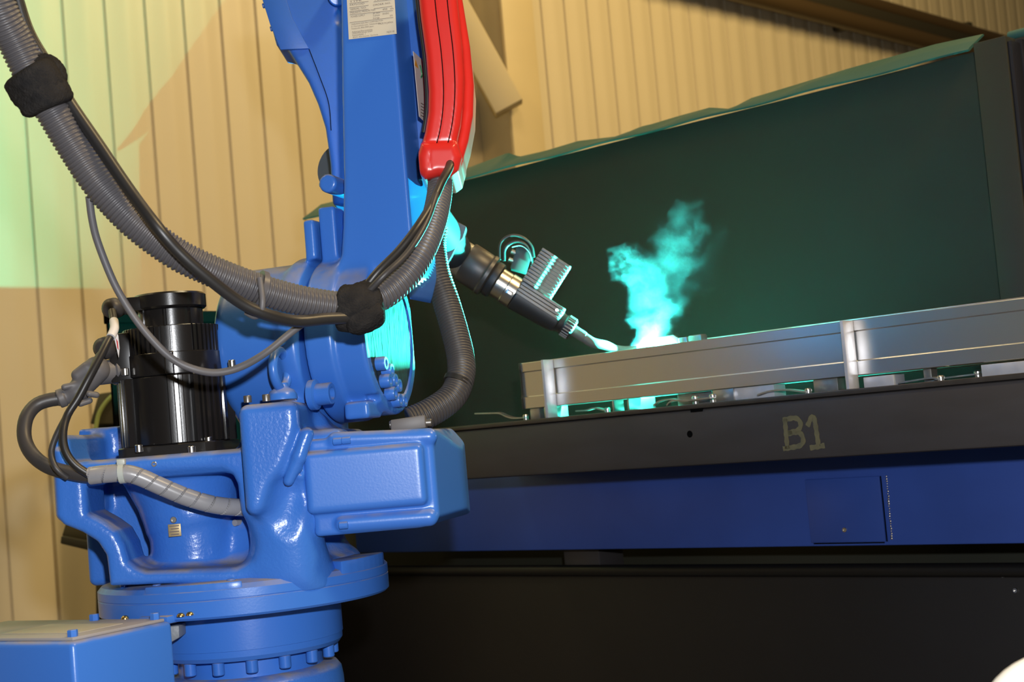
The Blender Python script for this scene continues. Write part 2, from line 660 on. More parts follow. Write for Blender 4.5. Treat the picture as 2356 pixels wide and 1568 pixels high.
plate_on('front_flange', CF, 0.20, E2, 0.016, E1, 0, 5, 'column_paint', colm, 0.003)
plate_on('web', CF - E1 * 0.14, 0.012, E2, 0.262, E1, 0, 5, 'column_paint', colm, 0.002)
plate_on('rear_flange', CF - E1 * 0.28, 0.20, E2, 0.016, E1, 0, 5, 'column_paint', colm, 0.003)
b0, b1 = P(985, -90, 6.36), P(1172, 250, 6.36)
ax = (b1 - b0).normalized()
fr = frame(ax.cross(Vector((0, 1, 0))).normalized(), ax.cross(ax.cross(Vector((0, 1, 0)))).normalized(), ax)
br = box('diagonal_brace', (b0 + b1) / 2, (0.13, 0.10, (b1 - b0).length), 'column_paint', colm, fr, 0.006)

# dark pipe rail along the wall, high up on the right
zr = H + 2.36
rl = empty('pipe_rail', WP + E2 * 4.5 + E1 * 0.12 + ZV * zr, 'dark brown pipe rail fixed high along the ribbed wall at top right', 'rail')
for dz, r, dd in ((0.06, 0.045, 0.10), (-0.085, 0.055, 0.10)):
    cyl('pipe', WP + E2 * 2.2 + E1 * dd + ZV * (zr + dz), WP + E2 * 8.3 + E1 * dd + ZV * (zr + dz), r, 'brown_pipe', rl, 20)
box('rail_channel', WP + E2 * 5.25 + E1 * 0.07 + ZV * (zr - 0.005), (6.1, 0.12, 0.07), 'olive_dark', rl, frame(E2, E1, ZV), 0.006)
for s in (2.6, 4.2, 5.8, 7.4):
    box('rail_bracket', WP + E2 * s + E1 * 0.055 + ZV * zr, (0.06, 0.10, 0.26), 'olive_dark', rl, frame(E2, E1, ZV), 0.004)

# ================================================================== table of the welding station
T0 = P(1500, 943, 2.60)                      # point on the table's front edge
T0.z = 0


def TP(px, py, g=0.0):
    """pixel -> point on the upright plane g behind the table front"""
    return PL(px, py, T0 + E2 * g, E2)


def sT(p):
    return (Vector((p.x, p.y, 0)) - T0).dot(E1)


def T(s, g, z):
    return T0 + E1 * s + E2 * g + ZV * z


ZT = TP(1500, 938).z                        # table top
ZB = TP(1500, 1077).z                       # underside of front tube
sl, sr = sT(TP(930, 990)), sT(TP(2700, 900))
FT = frame(E1, E2, ZV)


def tbox(name, s0, s1, g0, g1, z0, z1, m, parent, bevel=0.0):
    return box(name, T((s0 + s1) / 2, (g0 + g1) / 2, (z0 + z1) / 2), (abs(s1 - s0), abs(g1 - g0), abs(z1 - z0)), m, parent, FT, bevel)


table = empty('welding_table', T((sl + sr) / 2, 0.25, 0), 'dark steel welding fixture table with a thin top plate and blue beam', 'table')
tbox('top_plate', sl, sr, -0.004, 0.44, ZT - 0.008, ZT, 'table_plate', table, 0.0015)
ft = tbox('front_tube', sl, sr, 0.0, 0.09, ZB, ZT - 0.0085, 'table_steel', table, 0.006)
tbox('rear_tube', sl, sr, 0.35, 0.44, ZB, ZT - 0.0085, 'table_steel', table, 0.006)
for s in (sl + 0.05, (sl + sr) / 2, sr - 0.05):
    tbox('cross_tube', s - 0.04, s + 0.04, 0.09, 0.35, ZB + 0.005, ZT - 0.01, 'table_steel', table, 0.004)
# hole and notch on the tube: raised black pieces, shade put into the colour
hp = TP(1587, 998, 0.0)
lathe('hole_shade_disc', [(0, 0.0060), (0.0004, 0.0058), (0.0004, 0.0002)], hp + E2 * 0.0002, -E2, 'hole_black', ft, 20)
npz = TP(1603, 948, 0.0)
tbox('notch_shade_bar', sT(npz) - 0.012, sT(npz) + 0.012, -0.0012, 0.004, ZT - 0.0135, ZT - 0.008, 'hole_black', ft, 0.0005)
# hand-painted B1
strokes = [[(1806, 962), (1812, 1032)], [(1802, 966), (1830, 961), (1842, 972), (1838, 988), (1812, 996)],
           [(1814, 997), (1838, 994), (1848, 1008), (1842, 1024), (1802, 1032)],
           [(1858, 980), (1872, 958), (1884, 1026)], [(1864, 1030), (1898, 1024)]]
mk = []
mf = []
for st in strokes:
    pts = [TP(x, y, 0.0) for x, y in st]
    C, S = crom(pts, 0.003)
    C = [Vector(c) for c in C]
    for i, c in enumerate(C):
        t = (C[min(i + 1, len(C) - 1)] - C[max(i - 1, 0)]).normalized()
        n = t.cross(E2).normalized()
        wdt = 0.0040 + 0.0006 * math.sin(i * 1.7)
        for sg, dep in ((1, 0.0007), (-1, 0.0007), (-1, -0.0003), (1, -0.0003)):
            mk.append(c + n * wdt * sg - E2 * dep)
        if i:
            b = len(mk) - 8
            for a0, a1 in ((0, 1), (1, 2), (2, 3), (3, 0)):
                mf.append([b + a0, b + a1, b + 4 + a1, b + 4 + a0])
build('painted_letters', mk, mf, 'paint_mark', ft, smooth=False)['label'] = 'faded olive brush lettering B1'

# blue cross beam under the table, set back
GB = 0.30
zb0, zb1 = TP(1500, 1262, GB).z, TP(1500, 1090, GB).z
sbl, sbr = sT(TP(820, 1270, GB)), sT(TP(2800, 1240, GB))
beam = tbox('blue_beam', sbl, sbr, GB, GB + 0.12, zb0, ZB - 0.002, 'beam_blue', table, 0.004)
a, b = TP(1853, 1090, GB), TP(2040, 1245, GB)
hz0, hz1 = b.z, a.z - 0.01
hs0, hs1 = sT(a), sT(b)
cp = tbox('cover_plate', hs0, hs1, GB - 0.004, GB + 0.001, hz0, hz1, 'beam_blue', beam, 0.001)
for zz in (hz0 - 0.0015,):
    tbox('joint_strip', hs0 + 0.004, hs1 - 0.004, GB - 0.0015, GB + 0.001, zz - 0.0012, zz + 0.0008, 'hole_black', beam)
tbox('joint_strip', hs1 + 0.0008, hs1 + 0.0022, GB - 0.0015, GB + 0.001, hz0, hz1, 'hole_black', beam)
sp = TP(1944, 1218, GB - 0.004)
socket_bolt('screw', sp, -E2, 0.0042, 0.003, 'steel', cp)
q0, q1 = TP(2040, 1095, GB), TP(2052, 1238, GB)
for i in range(26):
    t = i / 25
    c = q0.lerp(q1, t)
    r = 0.0022 * random.uniform(0.7, 1.2)
    lathe('weld_bead', [(-0.001, 0.0006), (-0.0004, r), (0.0008, r * 0.8), (0.0014, 0.0004)], c + E1 * random.uniform(-.0006, .0006), -E2, 'steel', beam, 8, angle=80)

# black skirt under the beam with its rail
GS = 0.33
zrl = TP(1500, 1311, GS).z
skirt = empty('black_skirt', T((sl + sr) / 2, GS, 0), 'black sheet metal skirt closing off the space under the blue beam', 'panel')
tbox('sheet', sbl - 0.25, sbr, GS, GS + 0.01, 0.02, zrl, 'skirt_black', skirt, 0.001)
cyl('top_rail', T(sbl - 0.25, GS - 0.004, zrl), T(sbr, GS - 0.004, zrl), 0.012, 'rail_black', skirt, 20)
for px, py in ((2309, 1322), (2338, 1357)):
    socket_bolt('screw', TP(px, py, GS), -E2, 0.0042, 0.005, 'steel', skirt)
for s in (sl + 0.12, sr - 0.3):
    tbox('leg', s - 0.05, s + 0.05, 0.36, 0.44, 0.0, zb0 + 0.01, 'table_steel', table, 0.004)

# ================================================================== welding curtain
GC = 0.55


def CP(px, py, g=GC):
    return TP(px, py, g)


cz = sum(CP(x, y, GC - 0.035).z for x, y in ((1272, 357), (1571, 285), (1904, 194), (2236, 114))) / 4 + 0.003
c_l, c_r = sT(CP(735, 455)), sT(CP(2262, 100))
cur = empty('welding_curtain', T((c_l + c_r) / 2, GC, 0), 'dark green welding curtain hung behind the table, its top hem crumpled', 'curtain')
NA, NB = 90, 40
v, f = [], []
for side in (0, 1):
    for i in range(NA + 1):
        for j in range(NB + 1):
            b_ = j / NB
            z = 0.12 + (cz - 0.12) * b_
            s0 = c_l - 0.34 * (1 - b_)
            s = s0 + (c_r - s0) * i / NA
            g = GC + 0.004 * math.sin(s * 5.1 + 0.6 * b_) + 0.006 * (1 - b_) * math.sin(s * 9.0 + 1.0) + side * 0.003
            v.append(T(s, g, z))
n1 = (NA + 1) * (NB + 1)
ix = lambda sd, i, j: sd * n1 + i * (NB + 1) + j
for i in range(NA):
    for j in range(NB):
        f.append([ix(0, i, j), ix(0, i + 1, j), ix(0, i + 1, j + 1), ix(0, i, j + 1)])
        f.append([ix(1, i, j), ix(1, i, j + 1), ix(1, i + 1, j + 1), ix(1, i + 1, j)])
for i in range(NA):
    for j in (0, NB):
        f.append([ix(0, i, j), ix(0, i + 1, j), ix(1, i + 1, j), ix(1, i, j)])
for j in range(NB):
    for i in (0, NA):
        f.append([ix(0, i, j), ix(0, i, j + 1), ix(1, i, j + 1), ix(1, i, j)])
build('curtain_sheet', v, f, 'curtain', cur, angle=60)
# hem: cloth lapped over the rail, leaning out to the front, with a wavy rear edge
hem_px = [(738, 470), (900, 432), (1060, 392), (1130, 366), (1168, 351), (1195, 360), (1240, 350), (1260, 345), (1330, 324), (1430, 312), (1474, 291), (1500, 285), (1560, 267), (1633, 247), (1676, 250), (1700, 241),
          (1726, 226), (1830, 195), (1950, 158), (2060, 128), (2150, 102), (2262, 78)]
hs, hz_ = [], []
for px, py in hem_px:
    q = CP(px, py, GC + 0.03)
    hs.append(sT(q))
    hz_.append(q.z)
v, f = [], []
NH = 160
for i in range(NH + 1):
    s = hs[0] + (hs[-1] - hs[0]) * i / NH
    zt = float(np.interp(s, hs, hz_))
    lip = cz - 0.004 + 0.0016 * math.sin(s * 23)
    bul = 0.004 * math.sin(s * 31) * math.sin(s * 7 + 1)
    gm, zm = GC - 0.004, lip + (zt - lip) * 0.5 + bul
    lay = [(GC - 0.034, lip - 0.002), (GC - 0.037, lip + 0.001), (GC - 0.034, lip + 0.004), (gm, zm), (GC + 0.030, zt), (GC + 0.034, zt - 0.002),
           (gm + 0.003, zm - 0.003), (GC - 0.030, lip)]
    for g, z in lay:
        v.append(T(s, g, z))
    if i:
        o_ = len(v) - 16
        for k in range(8):
            k2 = (k + 1) % 8
            f.append([o_ + k, o_ + k2, o_ + 8 + k2, o_ + 8 + k])
f.append(list(range(8)))
f.append([len(v) - 8 + k for k in range(8)][::-1])
build('hem', v, f, 'curtain_lit', cur, angle=70)
cyl('curtain_rail', T(c_l, GC + 0.010, cz - 0.004), T(c_r, GC + 0.010, cz - 0.004), 0.006, 'rail_black', cur, 16)

a, b = CP(2238, 97, GC - 0.06), CP(2312, 80, GC - 0.06)
post = empty('screen_post', T(sT(a), GC - 0.05, 0), 'dark olive upright post at the right end of the green curtain', 'post')
zp = CP(2270, 92, GC - 0.06).z
tbox('upright', sT(a), sT(b), GC - 0.06, GC - 0.02, 0.0, zp, 'post_dark', post, 0.002)
tbox('edge_strip', sT(b) + 0.0005, sT(b) + 0.008, GC - 0.055, GC - 0.02, 0.0, zp - 0.01, 'navy', post, 0.001)
tbox('foot_plate', sT(a) - 0.02, sT(b), GC - 0.10, GC - 0.02, 0.0, 0.012, 'post_dark', post, 0.002)
c2 = CP(2318, 82, GC)
nav = empty('side_screen', T(sT(c2) + 0.3, GC, 0), 'black-blue screen panel right of the upright post', 'screen')
tbox('panel', sT(c2), sT(c2) + 0.7, GC, GC + 0.01, 0.05, cz + 0.012, 'navy', nav, 0.002)
cyl('top_edge', T(sT(c2), GC + 0.005, cz + 0.012), T(sT(c2) + 0.7, GC + 0.005, cz + 0.012), 0.009, 'curtain_lit', nav, 14)
for s in (0.0, 0.66):
    tbox('stile', sT(c2) + s, sT(c2) + s + 0.03, GC - 0.012, GC, 0.0, cz, 'navy', nav, 0.002)

# low black side screen of the booth: comes forward from the curtain's left end, behind the robot
CL = T(c_l, GC - 0.05, 0)
LS = 0.62
qz = P(505, 714, (CL - E2 * 0.36).y).z
lows = empty('low_screen', CL - E2 * LS / 2, 'low black screen behind the motor and shoulder of the robot', 'screen')
FS = frame(E2, E1, ZV)
box('panel', CL - E2 * LS / 2 + ZV * (qz + 0.04) / 2, (LS, 0.01, qz - 0.04), 'hole_black', lows, FS, 0.002)
box('top_strip', CL - E2 * LS / 2 + ZV * (qz - 0.012), (LS, 0.03, 0.028), 'hole_black', lows, FS, 0.003)
for k in (0.05, LS - 0.05):
    box('foot', CL - E2 * k + ZV * 0.02, (0.04, 0.24, 0.04), 'rail_black', lows, FS, 0.003)

# ================================================================== the robot
AX = P(567, 1378, 2.10)
Ax, Ay = AX.x, AX.y
pxm = 2.10 / FPX                              # metres per pixel at the robot axis
robot = empty('welding_robot', (Ax, Ay, 0), 'blue articulated welding robot with red cable cover and black servo motor', 'robot')


def zat(py_unrolled):                          # height of something px below/above the horizon at the axis
    return H - (py_unrolled) * pxm


zf0, zf1 = H - 330 * pxm, H - 262 * pxm        # flange underside and rim top
zn0 = H - 437 * pxm                            # neck underside
C0 = Vector((Ax, Ay, 0))
# base pillar
lathe('base_pillar', [(0, 0.26), (0.02, 0.262), (0.03, 0.25), (0.035, 0.16), (0.30, 0.135), (0.55, 0.128), (zn0 - 0.048, 0.124),
                      (zn0 - 0.034, 0.122), (zn0 - 0.026, 0.116), (zn0 - 0.024, 0.09)], C0, ZV, 'blue_cast', robot, 96, angle=50)
neck = lathe('base_neck', [(zn0 - 0.03, 0.098), (zn0, 0.098), (zn0 + 0.0005, 0.1225), (zn0 + 0.006, 0.1265), (zn0 + 0.014, 0.1268), (zn0 + 0.0145, 0.1278), (zf0 + 0.002, 0.1278), (zf0 + 0.002, 0.05)],
             C0, ZV, 'blue_paint', robot, 96, angle=30)
bsrc = None
for k in range(16):
    t = math.radians(11 + k * 22.5)
    p = Vector((Ax + 0.112 * math.cos(t), Ay + 0.112 * math.sin(t), zn0))
    if bsrc is None:
        bsrc = cyl('bolt', p, p - ZV * 0.017, 0.0078, 'blue_paint', neck, 18)
        boff = WL[bsrc] - p
    else:
        inst(bsrc, 'bolt', p + boff, neck)
flg = lathe('turntable_flange', [(zf0, 0.06), (zf0, 0.1925), (zf0 + 0.003, 0.1955), (zf0 + 0.0225, 0.1957), (zf0 + 0.0232, 0.1948), (zf0 + 0.0240, 0.1948), (zf0 + 0.0247, 0.1957),
                                 (zf1 - 0.006, 0.1955), (zf1, 0.190), (zf1 + 0.004, 0.17), (zf1 + 0.006, 0.10), (zf1 + 0.006, 0.01)],
            C0, ZV, 'blue_paint', robot, 120, angle=35)
# raised bosses on the flange rim, and small plugs
for ang, w in ((-22, 0.12), (-100, 0.13)):
    t = math.radians(ang)
    d = Vector((math.cos(t), math.sin(t), 0))
    tt = Vector((-d.y, d.x, 0))
    pts = []
    for k in range(9):
        u = (k / 8 - 0.5) * w / 0.19
        e = Vector((math.cos(t + u), math.sin(t + u), 0))
        pts.append(C0 + e * 0.1945)
    for k in range(8, -1, -1):
        u = (k / 8 - 0.5) * w * 0.6 / 0.15
        e = Vector((math.cos(t + u), math.sin(t + u), 0))
        pts.append(C0 + e * 0.150)
    prism('rim_boss', [p + ZV * (zf1 - 0.012) for p in pts], (0, 0, 0.024 if ang > -50 else 0.016), 'blue_paint', flg, 0.0025)
for ang in (-35, -62, -85, -118, -140):
    t = math.radians(ang)
    p = Vector((Ax + 0.177 * math.cos(t), Ay + 0.177 * math.sin(t), zf1 + 0.0015))
    cyl('plug', p, p + ZV * 0.004, 0.0055, 'blue_paint', flg, 14)

# --- swivel casting
YF = 1.95
def bxy(px0, px1, py0, py1, y0, y1, Yr):
    """box limits from pixel limits read at depth Yr (image roll removed at the box centre)"""
    c = P((px0 + px1) / 2, (py0 + py1) / 2, Yr)
    hx, hz = (px1 - px0) / 2 * Yr / FPX, (py1 - py0) / 2 * Yr / FPX
    return (c.x - hx, y0, c.z - hz), (c.x + hx, y1, c.z + hz)


S = Sdf((P(110, 1100, 1.95).x - 0.01, 1.86, zf1 - 0.02), (P(830, 1100, 1.95).x, 2.33, P(600, 880, 1.95).z), 0.0028)
# turned foot
S.union(S.cyl((Ax, Ay, zf1 - 0.01), (Ax, Ay, zf1 + 0.012), 0.165, 0.155, 0.004))
# column with flared head
cc = P(447, 1250, 2.045)
zc1 = P(447, 1085, 2.045).z
S.union(S.cyl((cc.x, 2.045, zf1), (cc.x, 2.045, P(447, 1180, 2.045).z), 0.057), 0.018)
S.union(S.cyl((cc.x, 2.045, P(447, 1200, 2.045).z), (cc.x - 0.008, 2.05, zc1), 0.057, 0.080), 0.02)
bl = P(578, 1250, 2.05)
S.union(S.cyl((bl.x, 2.05, zf1), (bl.x, 2.05, P(578, 1215, 2.05).z), 0.027, 0.025, 0.01), 0.02)
# rear wall between cheeks
S.union(S.rbox(*bxy(196, 600, 1062, 1330, 2.125, 2.16, 2.13), 0.01), 0.02)
# front frame with its window
outer = [(131, 1035), (131, 1100), (136, 1186), (152, 1205), (195, 1222), (230, 1244), (250, 1275), (258, 1345), (705, 1330), (705, 1180), (640, 1040), (560, 1020),
         (556, 1034), (285, 1056), (173, 1063), (150, 1030)]
win = [(203, 1112), (345, 1090), (513, 1078), (538, 1090), (549, 1112), (553, 1142), (562, 1175), (590, 1195), (611, 1230), (611, 1262), (592, 1290), (545, 1304), (340, 1310),
       (318, 1302), (300, 1287), (290, 1250), (272, 1218), (243, 1197), (207, 1177)]
fr_ = S.poly([XZ(x, y, YF) for x, y in outer], 1.935, 2.03, 0.008)
wn_ = S.poly([XZ(x, y, YF) for x, y in win], 1.80, 2.06, 0.0)
k_ = 0.012
hh_ = np.clip(0.5 - 0.5 * (fr_ + wn_) / k_, 0, 1)
fr_ = fr_ * (1 - hh_) - wn_ * hh_ + k_ * hh_ * (1 - hh_)
S.union(fr_, 0.012)
# motor plate
zp_ = P(350, 1052, 1.95).z
S.union(S.rbox((P(150, 1060, 1.97).x, 1.945, zp_ - 0.026), (P(580, 1040, 1.97).x, 2.17, zp_), 0.004), 0.008)
# left cheek and trough wall behind the motor
S.union(S.rbox(*bxy(138, 180, 1000, 1195, 1.945, 2.14, 1.98), 0.012), 0.010)
S.union(S.rbox(*bxy(160, 480, 976, 1075, 2.13, 2.16, 2.14), 0.006), 0.016)
# right front block and its leg
S.union(S.rbox(*bxy(556, 694, 926, 1180, 1.895, 2.06, 1.90), 0.012), 0.006)
S.union(S.rbox(*bxy(574, 706, 1130, 1345, 1.94, 2.16, 1.95), 0.03), 0.03)
S.union(S.capsule(P(660, 1190, 1.95), P(690, 1330, 1.98), 0.03, 0.045), 0.03)
# body behind, to the cover
S.union(S.rbox(*bxy(640, 800, 990, 1222, 1.935, 2.24, 1.95), 0.014), 0.014)
S.union(S.rbox(*bxy(560, 760, 950, 1200, 2.04, 2.28, 2.06), 0.02), 0.02)
S.union(S.cyl((Ax + 0.045, Ay + 0.01, zf1), (Ax + 0.045, Ay + 0.01, zf1 + 0.08), 0.105, 0.075, 0.01), 0.03)
# slanting rib and the pocket left of it
S.cut(S.capsule(P(672, 1140, 1.895), P(655, 1195, 1.895), 0.030), 0.012)
S.cut(S.capsule(P(712, 975, 1.885), P(660, 1110, 1.885), 0.019), 0.006)
S.union(S.capsule(P(706, 998, 1.905), P(688, 1050, 1.903), 0.0090), 0.003)
S.union(S.capsule(P(688, 1050, 1.903), P(664, 1105, 1.905), 0.0090, 0.007), 0.003)
S.cut(S.capsule(P(722, 1010, 1.915), P(690, 1085, 1.915), 0.0045), 0.003)
swv = sdf_obj('swivel_casting', S, 'blue_cast', robot)
# small hardware on it
socket_bolt('screw', P(355, 1067, 1.936), (0, -1, 0), 0.0034, 0.002, 'steel', swv)
socket_bolt('screw', P(400, 1195, 1.984), (0, -1, 0), 0.0042, 0.003, 'steel', swv)
for px, py in ((570, 922), (613, 919)):
    p = P(px, py, 1.96)
    socket_bolt('cap_screw', p - ZV * 0.002, ZV, 0.0052, 0.009, 'steel_dark', swv)
lb = P(402, 1219, 1.981)
box('name_badge', lb, (0.0165, 0.0012, 0.016), 'brass_label', swv, None, 0.0004)
for k in range(4):
    box('badge_print', lb + Vector((random.uniform(-.0008, .0008), -0.0008, 0.0055 - k * 0.0036)), (0.0125 - 0.002 * (k % 2), 0.0004, 0.0015), 'plate_ink', swv)
# left cover plate of the cheek
prism('cheek_cover', [P(x, y, 1.965) for x, y in ((129, 1030), (133, 1186), (149, 1204), (146, 1030))], (0, 0.15, 0), 'blue_paint', robot, 0.003)

# --- cover of the second motor, right
lo, hi = bxy(722, 1062, 996, 1216, 1.93, 2.16, 1.96)
S = Sdf((lo[0] - 0.01, 1.90, lo[2] - 0.02), (hi[0] + 0.01, 2.19, hi[2] + 0.02), 0.0026)
S.union(S.rbox(lo, hi, 0.006))
nC = P(1002, 1100, 1.93)
nD = P(1063, 1100, 2.05)
nn = Vector((nD.y - nC.y, -(nD.x - nC.x), 0)).normalized()
S.cut(-S.half(nC, (nn.x, nn.y, 0)), 0.006)
pA = P(1030, 1008, 2.0)
S.cut(-S.half(pA, (0.80, -0.05, 0.60)), 0.003)
pB = P(1046, 1178, 2.0)
S.cut(-S.half(pB, (0.45, -0.1, -0.90)), 0.003)
S.union(S.rbox(*bxy(700, 978, 1030, 1172, 1.917, 1.95, 1.917), 0.008), 0.006)
S.union(S.capsule(P(772, 1012, 1.936), P(988, 1004, 1.936), 0.0105), 0.004)
S.union(S.capsule(P(790, 1204, 1.934), P(988, 1189, 1.934), 0.0115), 0.002)
S.cut(S.capsule(P(775, 1184, 1.921), P(985, 1171, 1.921), 0.0035), 0.002)
cov = sdf_obj('motor_cover', S, 'blue_paint', robot)
for px, py, Y in ((774, 1015, 1.925), (794, 1013, 1.925), (788, 1208, 1.921)):
    p = P(px, py, Y)
    cyl('bolt', p + Vector((-0.004, 0, 0)), p + Vector((0.007, -0.001, 0)), 0.0048, 'blue_paint', cov, 14)

# --- shoulder: frame along the lower-arm axis
aL = Vector((0.968, -0.25, 0)).normalized()
vL = Vector((0.25, 0.968, 0)).normalized()
OL = P(761, 787, 2.12)
RL = frame(aL, vL, ZV)


def LC(px, py, v=0.0):
    """pixel -> shoulder-frame (u, z) on the plane v"""
    p = PL(px, py, OL + vL * v, vL) - OL
    return (p.dot(aL), p.z)


RD = 188 * 2.12 / FPX
S = Sdf((-0.20, -0.15, -0.19), (0.01, 0.15, 0.22), 0.003)
S.union(S.cyl((-0.130, 0, 0), (-0.005, 0, 0), RD * 0.985, RD, 0.018))
S.union(S.cyl((-0.024, 0, 0), (-0.005, 0, 0), RD * 1.03, None, 0.003), 0.02)
u0, z0 = LC(742, 540, -0.03)
S.union(S.rbox((u0 - 0.018, -0.055, z0 - 0.035), (u0 + 0.014, 0.01, z0 + 0.020), 0.004), 0.012)
S.union(S.rbox((-0.120, -0.06, -0.19), (-0.012, 0.09, -0.02), 0.02), 0.02)
S.union(S.rbox((-0.06, -0.125, -0.16), (-0.012, 0.0, -0.08), 0.015), 0.02)
sho = sdf_obj('shoulder_housing', S, 'blue_paint', robot, OL, RL)
# eye bolt
ep = P(650, 912, 2.0)
eb = lathe('eye_bolt', [(0, 0.020), (0.006, 0.0195), (0.012, 0.016), (0.016, 0.009), (0.022, 0.008)], ep - ZV * 0.004, ZV, 'blue_paint', robot, 28, angle=60)
rc = ep + ZV * 0.036
ringpts = []
for k in range(25):
    t = 2 * math.pi * k / 24
    ringpts.append(rc + Vector((0.25, 0.97, 0)) * 0.0235 * math.cos(t) + ZV * 0.0245 * math.sin(t))
tube('ring', ringpts, 0.0062, 'blue_paint', eb, 0.004, 14)
# big pivot stop screw
p = P(722, 908, 2.0)
lathe('stop_screw', [(0, 0.020), (0.008, 0.020), (0.010, 0.0145), (0.029, 0.0145), (0.030, 0.0135), (0.030, 0.0085), (0.018, 0.008), (0.018, 0.0005)], p - aL * 0.004, aL, 'blue_paint', robot, 28)

# --- lower arm
S = Sdf((-0.01, -0.14, -0.14), (0.15, 0.10, 0.50), 0.003)
TH = 0.089
S.union(S.cyl((0.006, 0, 0), (0.046, 0, 0), RD, None, 0.004))
S.union(S.cyl((0.040, 0, 0), (TH, 0, 0), RD * 0.955, None, 0.004), 0.004)
arm = [(783, -80), (786, 200), (790, 400), (788, 520), (784, 585), (770, 640), (772, 760), (890, 800), (940, 700), (962, 600), (968, 500), (966, 430), (952, 200), (934, -80)]
S.union(S.poly([LC(x, y, -0.06) for x, y in arm], -0.062, 0.04, 0.006), 0.014)
u0, z0 = LC(783, 432, 0.0)
S.union(S.cyl((u0, -0.05, z0), (u0, 0.02, z0), 0.013, None, 0.003), 0.006)
u0, z0 = LC(770, 560, 0.0)
S.union(S.rbox((u0 - 0.004, -0.045, z0 - 0.05), (u0 + 0.02, 0.02, z0 + 0.046), 0.003), 0.006)
# recess in the working face
S.cut(S.cyl((TH - 0.006, 0, 0), (TH + 0.05, 0, 0), RD * 0.80, None, 0.001), 0.002)
u0, z0 = LC(900, 925, 0)
S.cut(S.cyl((TH - 0.018, -RD * 0.62, -RD * 0.80), (TH + 0.03, -RD * 0.62, -RD * 0.80), 0.011))
S.union(S.rbox((0.045, -RD * 0.78, -RD * 0.98), (0.080, -RD * 0.30, -RD * 0.78), 0.004), 0.006)
larm = sdf_obj('lower_arm', S, 'blue_paint', robot, OL, RL)
lathe('bearing_face', [(0, RD * 0.79), (0.003, RD * 0.79), (0.003, 0.001)], OL + aL * (TH - 0.0055), aL, 'blue_machined', larm, 60)
fb = None
for ang in (-62, -80, -44, -98, -26, 62, 80, 44, 98, 26):
    t = math.radians(ang)
    for rr in ((0.80,) if abs(ang) in (26, 98) else (0.80, 0.62)):
        p = OL + aL * (TH - 0.007) + vL * (-RD * rr * 0.72 * math.cos(t)) + ZV * (RD * rr * math.sin(t))
        socket_bolt('bolt', p, aL, 0.0095, 0.018, 'blue_paint', larm)
# type plate on the front of the arm
def AF(px, py, off=0.0):
    return PL(px, py, OL - vL * (0.0625 + off), vL)
pc = [AF(797, -30), AF(905, -50), AF(913, 78), AF(803, 91)]
npl = prism('type_plate', pc, -vL * 0.0008, 'plate_cream', larm, 0.0)


def text_mesh(name, body, size, origin, xdir, ydir, m, parent, width=None):
    cu = bpy.data.curves.new(name, 'FONT')
    cu.body = body
    cu.size = size
    cu.resolution_u = 2
    ob = bpy.data.objects.new('tmp_text', cu)
    col.objects.link(ob)
    bpy.context.view_layer.update()
    me = bpy.data.meshes.new_from_object(ob.evaluated_get(bpy.context.evaluated_depsgraph_get()))
    bpy.data.objects.remove(ob)
    bpy.data.curves.remove(cu)
    zz = xdir.cross(ydir).normalized()
    xs = [q.co.x for q in me.vertices]
    k = width / max(xs) if width and xs else 1.0
    vs = [origin + xdir * (q.co.x * k) + ydir * q.co.y for q in me.vertices]
    fs = [list(pg.vertices) for pg in me.polygons]
    bpy.data.meshes.remove(me)
    return build(name, vs, fs, m, parent, smooth=False)


rows = [(804, 6, 'TYPE', 30), (862, 2, 'MASS', 24), (900, -2, 'kg', 8), (805, 14, 'PAYLOAD', 36), (858, 14, 'ORDER NO.', 44), (806, 24, 'SERIAL NO.', 40),
        (806, 32, 'PNEUMATIC PRESSURE MAX', 62), (880, 24, '490', 12), (898, 22, 'kPa', 8), (807, 41, 'POWER SUPPLY', 35), (858, 33, 'AC 400V', 18),
        (858, 38, '3-phase', 17), (880, 34, '50/60Hz', 16), (858, 44, 'Average', 16), (897, 38, 'kVA', 7),
        (808, 58, 'YASKAWA ELECTRIC CORPORATION', 78), (808, 63, '2-1 Kurosakishiroishi, Yahatanishi-ku', 72), (809, 68, 'Kitakyushu 806-0004 Japan', 54), (870, 57, 'MADE IN JAPAN', 36),
        (810, 75, 'Authorised Representative', 50), (810, 79, 'YASKAWA Europe GmbH', 50), (811, 83.5, 'Kammerfeldstr. 1', 32), (812, 88, '85391 Allershausen, Germany', 62), (890, 76, 'NJ3118', 18)]
xd = aL
xd = (AF(905, 60, 0.002) - AF(805, 73, 0.002)).normalized()
yd = (AF(805, 0, 0.002) - AF(808, 60, 0.002)).normalized()
yd = (yd - xd * yd.dot(xd)).normalized()
for px, py, t_, w_ in rows:
    text_mesh('plate_text', t_, 0.0036 if len(t_) < 24 else 0.0030, AF(px, py, 0.0010), xd, yd, 'plate_ink', npl, width=w_ * 2.05 / FPX)
for (xa, ya), (xb, yb) in (((804, 8), (848, 3)), ((860, 4), (902, -1)), ((804, 18), (848, 12)), ((860, 20), (903, 14)), ((804, 27), (848, 21)), ((805, 34), (904, 24)), ((805, 60 - 8), (905, 40))):
    A_, B_ = AF(xa, ya, 0.0009), AF(xb, yb, 0.0009)
    dy = yd * 0.0002
    prism('plate_rule', [A_ - dy, B_ - dy, B_ + dy, A_ + dy], -vL * 0.0003, 'plate_ink', npl)
# warning sticker on the right flank of the arm
def AS(px, py, u):
    return PL(px, py, OL + aL * u, aL)
us = LC(958, 250, -0.06)[0]

